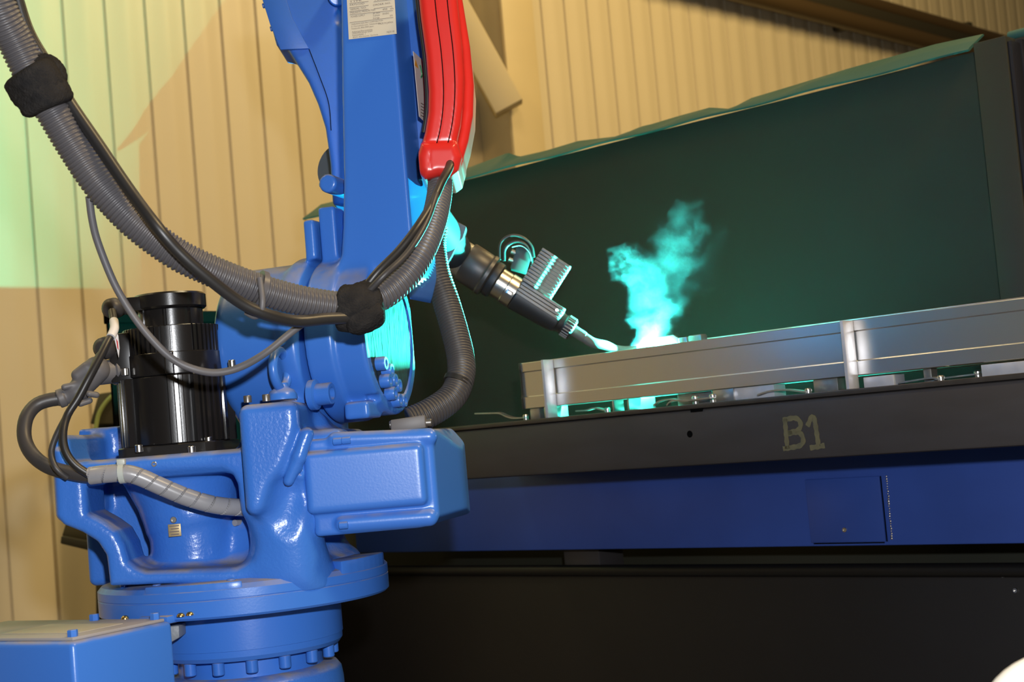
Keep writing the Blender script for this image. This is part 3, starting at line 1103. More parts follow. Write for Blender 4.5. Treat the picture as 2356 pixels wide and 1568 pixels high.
# --- forearm, hanging behind the lower arm
YB = 2.36
S = Sdf((P(600, 200, YB).x - 0.02, 2.30, P(700, 490, YB).z - 0.02), (P(1010, 200, YB).x + 0.02, 2.50, P(700, -60, YB).z), 0.0036)
fo = [(590, -60), (625, 55), (640, 112), (664, 115), (712, 192), (735, 245), (752, 300), (763, 380), (768, 474), (800, 480), (880, 480), (985, 470), (930, 300), (880, -60)]
S.union(S.poly([XZ(x, y, YB) for x, y in fo], 2.34, 2.46, 0.006))
S.cut(S.capsule(P(782, 30, 2.335), P(782, 45, 2.335), 0.010), 0.002)
fore = sdf_obj('forearm', S, 'blue_flat', robot)
pl_ = [(585, -60), (622, 58), (645, 114), (711, 111), (672, 40), (640, -60)]
cpl = prism('cover_plate', [P(x, y, 2.333) for x, y in pl_], (0, 0.008, 0), 'blue_flat', fore, 0.001)
tube('seam', [P(x, y, 2.339) for x, y in ((711, 113), (735, 175), (756, 236), (762, 300))], 0.0007, 'hole_black', fore, 0.01, 6)
for px, py in ((612, 12), (630, 65)):
    cyl('bolt', P(px, py, 2.345) , P(px - 8, py + 2, 2.345), 0.004, 'blue_flat', fore, 10)
cyl('side_lug', P(776, -8, 2.30), P(776, -8, 2.345), 0.014, 'blue_paint', fore, 20)
# round wrist drive seen left of the arm
lathe('wrist_drive', [(0, 0.03), (0.004, 0.036), (0.028, 0.040), (0.032, 0.038), (0.032, 0.02)], P(800, 395, 2.50), Vector((-0.35, -0.5, 0.1)), 'wrist_grey', robot, 36)
# wrist
w0, w1 = P(935, 430, 2.44), P(1046, 583, 2.685)
wax = (w1 - w0).normalized()
lathe('wrist', [(0, 0.03), (0.01, 0.036), ((w1 - w0).length - 0.05, 0.036), ((w1 - w0).length - 0.012, 0.034), ((w1 - w0).length - 0.002, 0.028)], w0, wax, 'wrist_shaded', robot, 40)
prism('wrist_bracket', [P(x, y, 2.60) for x, y in ((1008, 500), (1033, 520), (1046, 506), (1074, 521), (1066, 548), (1054, 560), (1040, 590), (1018, 625), (996, 612))], (0, 0.06, 0), 'wrist_grey', robot, 0.003)
lathe('wrist_ring', [(-0.030, 0.025), (-0.030, 0.036), (-0.024, 0.0385), (-0.006, 0.0385), (-0.004, 0.034)], P(1053, 590, 2.69), P(1312, 755, 2.70) - P(1053, 590, 2.69), 'blue_flat', robot, 40)

# --- red cable cover on the arm's flank
S = Sdf((P(955, 0, 1.98).x - 0.012, 1.93, P(1000, 430, 1.98).z - 0.02), (P(1095, 0, 1.98).x + 0.02, 2.15, P(1000, -60, 1.98).z), 0.0017)
YR = 1.965
lft = [(958, -60), (968, 40), (980, 130), (986, 210), (985, 260), (978, 305), (968, 340)]
rgt = [(1046, -60), (1056, 40), (1064, 110), (1068, 180), (1066, 240), (1060, 290), (1050, 335)]
body = lft + rgt[::-1]
S.union(S.poly([XZ(x, y, YR) for x, y in body], 1.955, 2.09, 0.010))
back = [(1040, -60), (1064, 0), (1082, 110), (1091, 200), (1089, 270), (1078, 330), (1062, 385), (1040, 396), (1010, 300), (1010, 0)]
S.union(S.poly([XZ(x, y, 2.0) for x, y in back], 1.985, 2.095, 0.008), 0.006)
boot = [(970, 332), (960, 365), (962, 398), (980, 416), (1010, 408), (1040, 410), (1056, 398), (1064, 365), (1052, 330)]
S.union(S.poly([XZ(x, y, YR) for x, y in boot], 1.945, 2.10, 0.012), 0.004)
for off in (0.42, 0.74):
    pts = [P(l[0] + (r[0] - l[0]) * off, l[1] + (r[1] - l[1]) * off, 1.9545) for l, r in zip(lft, rgt)]
    for a_, b_ in zip(pts[:-1], pts[1:]):
        S.cut(S.capsule(a_, b_, 0.0011))
pts = [P(x, y, 1.9445) for x, y in ((990, 336), (988, 372), (995, 412))]
for a_, b_ in zip(pts[:-1], pts[1:]):
    S.cut(S.capsule(a_, b_, 0.0011))
# finger recesses on the flank
S.cut(S.capsule(P(1073, 95, 1.972), P(1082, 185, 1.976), 0.0055), 0.004)
S.cut(S.capsule(P(1062, 345, 1.972), P(1060, 368, 1.972), 0.0055), 0.003)
redc = sdf_obj('cable_cover', S, 'red_plastic', robot)
redc['label'] = 'curved red plastic cable cover'
for off in (0.42, 0.74):
    pts = [P(l[0] + (r[0] - l[0]) * off, l[1] + (r[1] - l[1]) * off, 1.9552) for l, r in zip(lft, rgt)]
    tube('seam', pts, 0.0007, 'hole_black', redc, 0.008, 6)
tube('rubber_edge', [P(l[0] - 3, l[1], 1.985) for l in lft[:-1]], 0.003, 'rubber_black', redc, 0.008, 8)

prism('gap_light_block', [P(x, y, 2.085) for x, y in ((925, -60), (1020, -60), (1040, 200), (1020, 400), (962, 412), (948, 300))], (0, 0.02, 0), 'blue_flat', robot, 0.002)  # added plate closing the gap, keeps arc light off the arm flank
# sticker: lies on the flank plane of the arm
sq = [AS(950, 118, us + 0.003), AS(978, 145, us + 0.003), AS(979, 283, us + 0.003), AS(964, 268, us + 0.003)]
stk = prism('warning_sticker', sq, aL * 0.0006, 'sticker_white', larm)
prism('warning_triangle', [AS(954, 150, us + 0.0038), AS(962, 158, us + 0.0038), AS(956, 136, us + 0.0038)], aL * 0.0003, 'sticker_amber', stk)
tube('pictogram_arrow', [AS(x, y, us + 0.004) for x, y in ((966, 150), (969, 162), (971, 174), (968, 178))], 0.0012, 'sticker_green', stk, 0.002, 6)
for k in range(5):
    prism('pictogram_line', [AS(968, 236 + k * 7, us + 0.0038), AS(975, 240 + k * 7, us + 0.0038), AS(975, 242 + k * 7, us + 0.0038), AS(968, 238 + k * 7, us + 0.0038)], aL * 0.0003, 'plate_ink', stk)

# --- servo motor standing on the motor plate
YM = 2.055
mc = P(416, 1042, YM)
MC = Vector((mc.x, YM, zp_))


def polar_prism(name, rfun, z0, z1, m, parent, n=160, bev=0.0015, c=MC, cap=0.9):
    v, f = [], []
    lay = [(z0, -bev), (z0 + bev, 0), (z1 - bev, 0), (z1, -bev)]
    for z, d in lay:
        for k in range(n):
            t = 2 * math.pi * k / n
            r = rfun(t) + d
            v.append(c + Vector((r * math.sin(t), -r * math.cos(t), z)))
    for i in range(len(lay) - 1):
        for k in range(n):
            k2 = (k + 1) % n
            f.append([i * n + k, i * n + k2, (i + 1) * n + k2, (i + 1) * n + k])
    f.append(list(range(n))[::-1])
    f.append([(len(lay) - 1) * n + k for k in range(n)])
    return build(name, v, f, m, parent, angle=30)


def body_r(t):
    d = math.degrees(t)
    r = 0.0665
    for c, hw, rl in ((-56, 13, 0.0775), (44, 15, 0.0775), (-56 + 180, 14, 0.0775), (44 + 180, 14, 0.0775), (7, 3.5, 0.0685), (18, 3, 0.068), (80, 5, 0.069)):
        e = abs((d - c + 180) % 360 - 180)
        if e < hw:
            rr = rl
            if hw > 10 and (abs(e - hw * 0.62) < 2.0 or abs(e - hw * 0.25) < 1.2):
                rr -= 0.004
            r = max(r, rr) if rr == rl else rr
    return r


motor = polar_prism('servo_motor', body_r, 0.016, 0.106, 'motor_black', robot, 360, 0.001)
motor['label'] = 'glossy black servo motor'


def square_r(h, rc):
    def fn(t):
        a = t - math.radians(-6)
        c, s = abs(math.cos(a)), abs(math.sin(a))
        return min(h / max(c, s), rc)
    return fn


polar_prism('motor_flange', square_r(0.066, 0.086), 0.0, 0.0155, 'motor_dark', motor, 200)
polar_prism('motor_bell', lambda t: 0.0665 if abs((math.degrees(t) - 7 + 180) % 360 - 180) > 4 else 0.0685, 0.1065, 0.137, 'motor_black', motor, 200)
polar_prism('cooling_fins', lambda t: 0.0655 if (math.degrees(t) % 6.2) < 4.1 or -4 < ((math.degrees(t) - 18 + 180) % 360 - 180) < 16 else 0.0615, 0.134, 0.172, 'motor_black', motor, 720, 0.001)
polar_prism('encoder_neck', lambda t: 0.043 if (math.degrees(t) % 45) > 5 else 0.0405, 0.172, 0.197, 'motor_black', motor, 200)
top = polar_prism('encoder_cap', lambda t: 0.0485, 0.197, 0.218, 'motor_black', motor, 80, 0.0025)
zc = zp_ + 0.207
box('encoder_socket', Vector((MC.x - 0.040, YM - 0.012, zc - 0.001)), (0.045, 0.05, 0.019), 'motor_black', motor, None, 0.002)
box('terminal_box', P(288, 825, YM - 0.02), (0.030, 0.05, 0.066), 'motor_dark', motor, None, 0.003)
for px, py, Y in ((320, 1033, YM - 0.073), (480, 1015, YM - 0.060), (288, 857, YM - 0.048), (534, 838, YM - 0.05), (441, 1036, YM - 0.085)):
    p = P(px, py, Y)
    cyl('cap_screw', p - ZV * 0.004, p + ZV * 0.006, 0.0052, 'steel', motor, 16)
# plugs on the motor's left side
e0, e1 = P(304, 706, YM - 0.02), P(262, 709, YM - 0.04)
cyl('encoder_plug', e0, e1, 0.0095, 'rubber', motor, 18)
lathe('encoder_elbow', [(-0.014, 0.004), (-0.012, 0.011), (0, 0.0145), (0.010, 0.0125), (0.014, 0.006)], e1, Vector((-0.4, -0.9, 0)), 'rubber', motor, 20, angle=70)
e2 = P(252, 800, YM - 0.04)
cyl('brake_plug', P(285, 798, YM - 0.02), e2, 0.010, 'rubber', motor, 18)
lathe('brake_elbow', [(-0.014, 0.004), (-0.012, 0.012), (0, 0.0155), (0.010, 0.013), (0.014, 0.006)], P(243, 800, YM - 0.045), Vector((-0.3, -0.9, 0)), 'rubber', motor, 20, angle=70)
q0, q1 = P(282, 852, YM - 0.025), P(218, 858, YM - 0.045)
lathe('power_plug', [(0, 0.016), (0.006, 0.0185), (0.012, 0.0185), (0.014, 0.016), (0.038, 0.0165), (0.041, 0.014)], q0, q1 - q0, 'rubber_grey', motor, 24)
S = Sdf(tuple(P(120, 960, YM - 0.06) - Vector((0.02, 0.04, 0.02))), tuple(P(250, 820, YM - 0.06) + Vector((0.02, 0.05, 0.02))), 0.0016)
S.union(S.capsule(P(222, 850, YM - 0.055), P(178, 900, YM - 0.06), 0.0175, 0.0145))
S.union(S.capsule(P(178, 862, YM - 0.065), P(200, 845, YM - 0.065), 0.008), 0.003)
S.union(S.capsule(P(185, 897, YM - 0.06), P(138, 917, YM - 0.065), 0.013, 0.0095), 0.004)
S.union(S.cyl(P(150, 912, YM - 0.064), P(134, 918, YM - 0.066), 0.0125, None, 0.001), 0.001)
for a_, b_ in (((148, 890), (175, 884)), ((185, 928), (206, 921)), ((205, 905), (222, 908))):
    S.union(S.capsule(P(a_[0], a_[1], YM - 0.075), P(b_[0], b_[1], YM - 0.07), 0.0042), 0.002)
sdf_obj('plug_hood', S, 'rubber_grey', motor)

# --- connector box at the foot of the robot
kc = P(166, 1472, 1.76)
ur = Vector((0.52, 0.854, 0)).normalized()
ul = Vector((-0.854, 0.52, 0)).normalized()
LR, LL, HB = 0.162, 0.30, 0.19
cbx = box('connector_box', kc + ur * LR / 2 + ul * LL / 2 - ZV * (HB / 2 + 0.002), (LR, LL, HB), 'blue_paint', robot, frame(ur, ul, ZV), 0.007, 3)
cbx['label'] = 'blue connector box with grey lid'
box('lid', kc + ur * LR / 2 + ul * LL / 2 + ZV * 0.0, (LR - 0.014, LL - 0.014, 0.004), 'box_lid', cbx, frame(ur, ul, ZV), 0.0012)
box('lid_sticker', kc + ur * 0.075 + ul * 0.10 + ZV * 0.0024, (0.075, 0.13, 0.0006), 'cream_sticker', cbx, frame(ur, ul, ZV))
for a_, b_ in ((0.014, 0.014), (LR - 0.016, 0.014), (LR - 0.016, 0.12), (0.014, 0.27)):
    p = kc + ur * a_ + ul * b_ + ZV * 0.002
    lathe('lid_screw', [(0, 0.0062), (0.007, 0.0062), (0.008, 0.0054), (0.008, 0.0005)], p, ZV, 'blue_paint', cbx, 6)
for a_, b_ in ((LR - 0.007, 0.075), (LR + 0.008, -0.006), (LR + 0.018, -0.012)):
    p = kc + ur * a_ + ul * b_ + ZV * 0.002
    lathe('brass_screw', [(0, 0.005), (0.002, 0.0048), (0.004, 0.003), (0.0045, 0.0004)], p, ZV, 'brass', cbx, 14, angle=70)
p = P(385, 1425, 1.93)
box('mounting_lug', p + Vector((-0.006, 0, 0.002)), (0.034, 0.05, 0.010), 'blue_paint', cbx, frame(ur, ul, ZV), 0.003)
prism('stop_block', [P(x, y, 1.95) for x, y in ((366, 1442), (412, 1438), (413, 1466), (392, 1478), (368, 1480))], (0.0, 0.05, 0), 'grey_cast', robot, 0.002)
cyl('cable_gland', kc + ur * 0.10 + ul * (LL + 0.02) - ZV * 0.08, kc + ur * 0.10 + ul * (LL - 0.005) - ZV * 0.08, 0.018, 'rubber', cbx, 20)

# ================================================================== hoses and cables
def pts3(l):
    return [P(x, y, Y) for x, y, Y in l]


mh = [(-40, -100, 1.66), (-2, 20, 1.68), (40, 105, 1.70), (83, 190, 1.71), (125, 262, 1.72), (175, 345, 1.73), (232, 428, 1.735), (310, 512, 1.74), (400, 580, 1.75), (480, 620, 1.76),
      (560, 652, 1.78), (640, 678, 1.80), (720, 696, 1.82), (800, 703, 1.84), (873, 684, 1.86), (930, 640, 1.88), (970, 580, 1.90), (996, 515, 1.93), (1010, 455, 1.96), (1014, 404, 1.985)]
hose = empty('corrugated_hose', P(600, 660, 1.78), 'grey corrugated cable hose sagging across the front of the robot to the red cover', 'hose')
ribbed('hose_tube', pts3(mh), 0.0212, 0.0165, 0.0052, 'hose_grey', hose, 36, 0.0022)
# collar with clip
tube('collar', pts3([(592, 663, 1.787), (604, 667, 1.79)]), 0.0225, 'hose_grey', hose, 0.002, 28)
C_, S_ = crom(pts3([(598, 640, 1.765), (604, 690, 1.758), (600, 718, 1.76), (586, 728, 1.765), (566, 718, 1.768)]), 0.003)
tube('cable_clip', [Vector(c) for c in C_], 0.0036, 'rubber_grey', hose, 0.003, 10)


def strap(name, pts, r, m, parent, seedv, squash=0.0):
    C, Sx = crom(pts, 0.0022)
    rng = np.random.RandomState(seedv)
    L = Sx[-1]
    ph = rng.rand(6) * 6.28

    def rf(s, t):
        w = 0.0012 * np.sin(3 * t + ph[0]) + 0.0009 * np.sin(5 * t + ph[1] + s * 90) + squash * np.cos(t * 2 + ph[3]) + 0.0006 * np.sin(19 * t + s * 500)
        e = np.minimum(s, L - s)
        return r + w - 0.006 * np.exp(-(e / 0.0022)) + 0.0004 * np.sin(s * 2400 + 7 * np.sin(t * 9))
    v, f = tube_vf(C, Sx, rf, 64)
    return build(name, v, f, m, parent, angle=80)


strap('fleece_strap', pts3([(62, 158, 1.695), (83, 190, 1.70), (101, 222, 1.705)]), 0.0315, 'fleece', hose, 1, 0.002)
strap('fleece_strap', pts3([(88, 190, 1.70), (105, 225, 1.703), (117, 250, 1.706)]), 0.0300, 'fleece', hose, 2, 0.001)
strap('fleece_strap', pts3([(92, 140, 1.71), (118, 165, 1.705), (128, 195, 1.705)]), 0.0150, 'fleece', hose, 5, 0.001)
strap('fleece_strap', pts3([(778, 703, 1.84), (815, 706, 1.84), (868, 692, 1.853)]), 0.0270, 'fleece', hose, 3, 0.002)
strap('fleece_strap', pts3([(800, 726, 1.842), (830, 722, 1.842), (862, 704, 1.85)]), 0.0250, 'fleece', hose, 4, 0.001)

tube('supply_cable', pts3([(20, -80, 1.70), (60, 60, 1.71), (110, 150, 1.72), (160, 235, 1.722), (225, 330, 1.72), (300, 440, 1.712), (360, 520, 1.70), (412, 580, 1.71), (470, 632, 1.725), (551, 694, 1.75),
                           (610, 722, 1.765), (680, 738, 1.79), (750, 733, 1.81), (820, 730, 1.83)]), 0.0072, 'rubber_black', None, 0.006, 16)
tag(bpy.data.objects['supply_cable'], 'thin black cable crossing over the grey corrugated hose', 'cable')
tube('sensor_cable', pts3([(205, 452, 1.745), (212, 505, 1.745), (226, 560, 1.745), (263, 652, 1.75), (306, 725, 1.755), (352, 783, 1.76), (398, 826, 1.765), (444, 848, 1.77), (496, 857, 1.78), (551, 845, 1.79),
                           (612, 811, 1.805), (673, 762, 1.815), (712, 736, 1.825), (760, 728, 1.835)]), 0.0044, 'rubber_grey', None, 0.006, 14)
tag(bpy.data.objects['sensor_cable'], 'thin grey cable hanging in a loop in front of the black motor', 'cable')
tube('feed_tube', pts3([(838, 665, 1.84), (870, 625, 1.84), (915, 580, 1.85), (955, 530, 1.86), (990, 475, 1.885), (1015, 420, 1.91), (1034, 384, 1.94), (1036, 360, 1.97)]), 0.0056, 'rubber_black', None, 0.006, 16)
tag(bpy.data.objects['feed_tube'], 'dark shiny tube running from the fleece strap up into the red cover', 'tube')
tube('control_cable', pts3([(850, 668, 1.83), (885, 632, 1.825), (930, 590, 1.84), (962, 545, 1.855), (985, 500, 1.875), (1006, 440, 1.90), (1020, 405, 1.96)]), 0.0042, 'rubber', None, 0.006, 14)
tag(bpy.data.objects['control_cable'], 'grey cable lying beside the dark tube under the red cover', 'cable')

bh = empty('black_hose', P(1040, 800, 2.10), 'black corrugated hose hanging down beside the torch onto the blue motor cover', 'hose')
ribbed('hose_tube', pts3([(1000, 520, 2.16), (996, 570, 2.16), (1004, 625, 2.15), (1026, 692, 2.14), (1046, 761, 2.12), (1060, 822, 2.10), (1060, 866, 2.08), (1040, 912, 2.06), (990, 948, 2.04), (945, 968, 2.03)]),
       0.0195, 0.0195, 0.0046, 'hose_ribbed', bh, 36, 0.0022)
C_, S_ = crom(pts3([(1026, 692, 2.14), (1046, 761, 2.12), (1060, 822, 2.10), (1060, 866, 2.08), (1040, 912, 2.06)]), 0.003)
tube('split_ring', pts3([(1056, 872, 2.075), (1052, 882, 2.073)]), 0.0202, 'hose_black', bh, 0.002, 28)
br_ = box('hose_clamp', P(942, 975, 2.01), (0.046, 0.05, 0.017), 'rubber_grey', bh, frame(Vector((1, 0.0, 0.06)).normalized(), Vector((0, 1, 0)), ZV), 0.002)
for px in (903, 986):
    p = P(px, 974 - (px - 942) * 0.06, 1.995)
    cyl('clamp_screw', p - Vector((0.004, 0, 0)), p + Vector((0.004, 0, 0)), 0.005, 'steel_dark', br_, 12)

# motor cables
tube('power_cable', pts3([(140, 916, 1.99), (112, 920, 1.985), (82, 932, 1.98), (60, 962, 1.97), (56, 1005, 1.96), (72, 1042, 1.95), (105, 1070, 1.94), (150, 1085, 1.93), (200, 1093, 1.925), (260, 1090, 1.922)]),
     0.0093, 'rubber', None, 0.006, 18)
tag(bpy.data.objects['power_cable'], 'thick dark cable looping left of the motor from the large grey plug', 'cable')
tube('encoder_cable', pts3([(258, 715, 2.0), (262, 740, 1.985), (262, 762, 1.97), (250, 782, 1.955), (228, 825, 1.94), (205, 868, 1.93), (180, 915, 1.925), (155, 955, 1.92), (145, 995, 1.91), (150, 1035, 1.905), (172, 1068, 1.905), (212, 1095, 1.91)]),
     0.0052, 'rubber_black', None, 0.006, 14)
ec = bpy.data.objects['encoder_cable']
tag(ec, 'black cable with a white sleeve hanging down from the top plug of the motor', 'cable')
tube('white_sleeve', pts3([(262, 738, 1.984), (263, 756, 1.968), (255, 775, 1.957)]), 0.0060, 'tag_white', ec, 0.003, 14)
prism('red_tag', [P(264, 752, 1.966), P(272, 772, 1.966), P(275, 800, 1.966), P(273, 822, 1.966), P(268, 800, 1.966), P(262, 775, 1.966)], (0, 0.001, 0), 'tag_white', ec)
prism('tag_print', [P(267, 778, 1.9655), P(271, 785, 1.9655), P(273, 805, 1.9655), P(270, 800, 1.9655)], (0, 0.0004, 0), 'tag_red', ec)
tube('brake_cable', pts3([(236, 808, 1.985), (222, 825, 1.97), (205, 868, 1.945), (182, 912, 1.935), (150, 962, 1.925), (126, 1010, 1.915), (118, 1045, 1.91), (130, 1078, 1.905), (155, 1098, 1.912)]),
     0.0040, 'rubber', None, 0.006, 12)
tag(bpy.data.objects['brake_cable'], 'thinner dark cable running from the middle plug of the motor down to the loom', 'cable')
# loom with spiral wrap
loom = pts3([(208, 1094, 1.905), (240, 1090, 1.902), (285, 1088, 1.902), (320, 1096, 1.905), (370, 1118, 1.912), (430, 1143, 1.922), (490, 1160, 1.935), (540, 1166, 1.955), (580, 1166, 1.985), (610, 1158, 2.02)])
C_, S_ = crom(loom, 0.0008)
pit = 0.0195
rf = lambda s, t: 0.0112 - 0.0022 * (np.mod(s / pit + t / (2 * math.pi), 1.0) < 0.085)
v, f = tube_vf(C_, S_, rf, 48)
lo_ = build('cable_loom', v, f, 'wrap_grey', None, angle=30)
tag(lo_, 'cable loom in grey spiral wrap running along the front of the swivel casting', 'cable')
cp_ = P(282, 1088, 1.902)
lathe('cable_tie', [(-0.0035, 0.0112), (-0.0035, 0.0128), (0.0035, 0.0128), (0.0035, 0.0112)], cp_, Vector((1, 0, 0.02)), 'tie_white', lo_, 30)
box('tie_head', cp_ + Vector((0.0, -0.002, 0.014)), (0.010, 0.009, 0.007), 'tie_white', lo_, None, 0.001)
tube('grey_pipe', pts3([(540, 1202, 2.02), (565, 1199, 2.04), (590, 1198, 2.06)]), 0.0045, 'wrap_grey', lo_, 0.004, 10)

# ================================================================== welding torch
YA0, YA1 = 2.69, 2.70


def TQ(al, pe=0.0, dv=0.0):
    """along/perpendicular pixel offsets from the torch mount -> world; dv = metres towards the camera"""
    px = 1053 + 0.843 * al + 0.537 * pe
    py = 590 + 0.537 * al - 0.843 * pe
    Y = YA0 + (YA1 - YA0) * al / 400.0
    return P(px, py, Y) + Vector((0, -dv, 0))


tax = (TQ(300) - TQ(0)).normalized()
tpe = (TQ(150, 50) - TQ(150, -50))
tpe = (tpe - tax * tpe.dot(tax)).normalized()
tcv = tpe.cross(tax)
if tcv.y > 0:
    tcv = -tcv
KP = (TQ(300) - TQ(0)).length / 300.0
torch = empty('welding_torch', TQ(0), 'robot welding torch with finned grey head and curved copper nozzle over the workpiece', 'welding torch')


def tl(name, prof, m, seg=48, parent=torch):
    return lathe(name, [(a_ * KP, max(r * KP, 0.0002)) for a_, r in prof], TQ(0), tax, m, parent, seg)


tl('mount_flange', [(-12, 30), (-12, 42), (-6, 43), (-4, 42), (-4, 30)], 'torch_black')
tl('mount_ring', [(-4, 30), (-4, 42), (-2, 43), (20, 43), (21, 38)], 'zinc')
tl('barrel', [(20, 30), (20, 46), (23, 48), (68, 48), (72, 47), (76, 50), (84, 50), (88, 44), (88, 30)], 'torch_brown')
tl('barrel_ring', [(88, 30), (88, 41), (92, 43), (104, 43), (108, 39), (108, 30)], 'torch_black')
tl('sleeve', [(106, 20), (106, 35), (132, 35), (134, 37), (157, 37), (158, 20)], 'torch_steel')
d_ = TQ(44, -10, 0.0)
lathe('grub_screw', [(-0.001, 0.0022), (0.0005, 0.002), (0.0005, 0.0004)], TQ(60, -12) + tcv * 0.0345, tcv, 'hole_black', torch, 10)
# lower black shell and grey body
S = Sdf((100 * KP, -60 * KP, -60 * KP), (300 * KP, 60 * KP, 60 * KP), 0.0013)
S.union(S.cyl((157 * KP, 0, -2 * KP), (277 * KP, 0, 0), 36 * KP, 31 * KP, 0.004))
S.union(S.rbox((157 * KP, -24 * KP, -5 * KP), (252 * KP, 24 * KP, 30 * KP), 0.002), 0.003)
S.cut(-S.half((270 * KP, 0, -30 * KP), (0.35, 0, -1)), 0.004)
RT = frame(tax, -tcv, tpe)
sdf_obj('lower_shell', S, 'torch_black', torch, TQ(0), RT)
# longitudinal ribs of the grey body: upper head with a stepped front, then the long lower ones
def rib(name, pe0, pe1, prof, parent=torch):
    pts = [TQ(0) + tax * (a_ * KP) + tpe * (pe0 * KP) + tcv * (dv * KP) for a_, dv in prof]
    return prism(name, pts, tpe * ((pe1 - pe0) * KP), 'torch_grey', parent, 0.0007, 1)


head = box('head_core', TQ(0) + tax * (192 * KP) + tpe * (74 * KP) + tcv * (4 * KP), (70 * KP, 50 * KP, 88 * KP), 'torch_grey', torch, RT, 0.002)
nr = 11
for k in range(nr):
    p0 = 31 + k * 8.1
    rib('rib', p0, p0 + 6.6, [(156, -18), (154.5, 40), (156, 43), (187, 43), (201, 30), (229, 30), (233, 27), (234.5, -16), (231, -18)])
for k in range(4):
    p0 = -2 + k * 8.1
    rib('long_rib', p0, p0 + 6.8, [(160, -10), (157, 38), (160, 40), (268, 35), (275, 32), (275, -10)])
cyl('head_screw', TQ(0) + tax * (258 * KP) + tpe * (16 * KP) + tcv * (34 * KP), TQ(0) + tax * (258 * KP) + tpe * (16 * KP) + tcv * (37.5 * KP), 0.003, 'steel', torch, 12)
box('lock_tab', TQ(0) + tax * (146 * KP) + tpe * (-8 * KP) + tcv * (36 * KP), (16 * KP, 6 * KP, 10 * KP), 'steel', torch, RT, 0.0006)
# nut, neck, nozzle
tl('neck_collar', [(274, 10), (274, 24), (286, 22), (289, 21), (289, 10)], 'torch_black')
nut = tl('knurled_nut', [(288, 8), (288, 23), (291, 25), (312, 25), (315, 22), (315, 8)], 'torch_black', 60)
for k in range(22):
    t = 2 * math.pi * k / 22
    d = tpe * math.cos(t) + tcv * math.sin(t)
    box('knurl', TQ(0) + tax * (301.5 * KP) + d * (25.2 * KP), (0.0145, 0.0022, 0.0026), 'torch_grey', nut, frame(tax, d.cross(tax), d), 0.0006, 1)
tl('gas_diffuser', [(314, 5), (314, 13), (345, 12.5), (346, 11.5), (346, 5)], 'torch_copper')
# arc position: behind the front extrusion
GE = 0.030
ARC = TP(1502, 792, 0.105)
ARC.z = TP(1500, 796, GE).z - 0.002
noz = [TQ(340), TQ(368, 0), P(1392, 794, 2.712), P(1415, 802, ARC.y + 0.008), P(1440, 804, ARC.y + 0.006), P(1466, 802, ARC.y + 0.004)]
tube('nozzle', noz, lambda s, t: 0.0090 - 0.0026 * np.clip((s - 0.045) / 0.05, 0, 1) + 0 * t, 'torch_copper', torch, 0.003, 24)
# wire sensor box and its cables behind the head
sb = box('sensor_box', P(1200, 597, 2.76), (0.030, 0.03, 0.046), 'torch_black', torch, frame(Vector((0.9, 0, -0.35)).normalized(), Vector((0, 1, 0)), Vector((0.35, 0, 0.9)).normalized()), 0.002)
for px, py in ((1176, 578), (1170, 596), (1182, 604)):
    cyl('connector', P(px, py, 2.75), P(px + 14, py + 6, 2.75), 0.005, 'steel_dark', sb, 12)
for a_ in ([(1150, 598), (1152, 560), (1172, 543), (1200, 545), (1222, 565), (1228, 592)], [(1160, 600), (1162, 572), (1182, 556), (1205, 560), (1220, 580), (1224, 610)]):
    tube('sensor_lead', [P(x, y, 2.74) for x, y in a_], 0.0030, 'rubber_black', torch, 0.004, 10)
tube('bare_lead', [P(x, y, 2.735) for x, y in ((1178, 568), (1200, 565), (1218, 582), (1222, 600))], 0.0010, 'wrap_grey', torch, 0.004, 8)

# ================================================================== workpiece on the table
zE0, zE1 = TP(1500, 911, GE).z, TP(1500, 796, GE).z
zg1, zg0 = TP(1500, 819, GE).z, TP(1500, 881, GE).z
s0, s1 = sT(TP(1200, 880, GE)), sT(TP(2700, 780, GE))
prof = [(GE, zE0 + 0.001), (GE, zg0 - 0.0008), (GE + 0.0030, zg0 + 0.0010), (GE + 0.0030, zg1 - 0.0010), (GE + 0.0002, zg1 + 0.0008), (GE, zE1 - 0.001), (GE + 0.001, zE1), (GE + 0.045, zE1),
        (GE + 0.046, zE1 - 0.001), (GE + 0.046, zE0 + 0.001), (GE + 0.045, zE0), (GE + 0.001, zE0)]
wk = prism('aluminium_profile', [T(s0, g, z) for g, z in prof], E1 * (s1 - s0), 'alu_brushed', None, angle=15)
tag(wk, 'long brushed aluminium profile lying along the front of the welding table', 'metal profile')
prism('end_cap', [T(s0 - 0.0025, g + (0.0 if 0 < i < 4 else 0), z) for i, (g, z) in enumerate([(GE - 0.002, zE0 - 0.0005), (GE - 0.003, zE0 + 0.02), (GE - 0.001, zE0 + 0.026), (GE - 0.001, zE1 - 0.018), (GE - 0.003, zE1 - 0.012),
      (GE - 0.002, zE1 + 0.0005), (GE + 0.047, zE1 + 0.0005), (GE + 0.047, zE0 - 0.0005)])], E1 * 0.006, 'torch_black', wk, 0.0008)
zR = TP(2000, 728, 0.16).z
s0r = sT(TP(1590, 770, 0.16))
rw = tbox('aluminium_profile', s0r, s1, 0.16, 0.205, zE0, zR, 'alu_plain', None, 0.002)
tag(rw, 'rear aluminium profile parallel behind the front one, only its bright top edge showing', 'metal profile')
# upright locating plates in front of the profile
for px, w_ in ((1270, 0.0275), (1968, 0.030)):
    s = sT(TP(px, 830, GE))
    m_ = 'frosted'
    o = tbox('locating_plate', s - 0.003, s + 0.003, GE - w_, GE - 0.0003, ZT + 0.0002, zE1 - 0.0005, m_, None, 0.0008)
    tag(o, 'upright metal locating plate near the left end of the aluminium profile' if px < 1500 else 'upright whitish locating plate against the aluminium profile at right', 'locating plate')
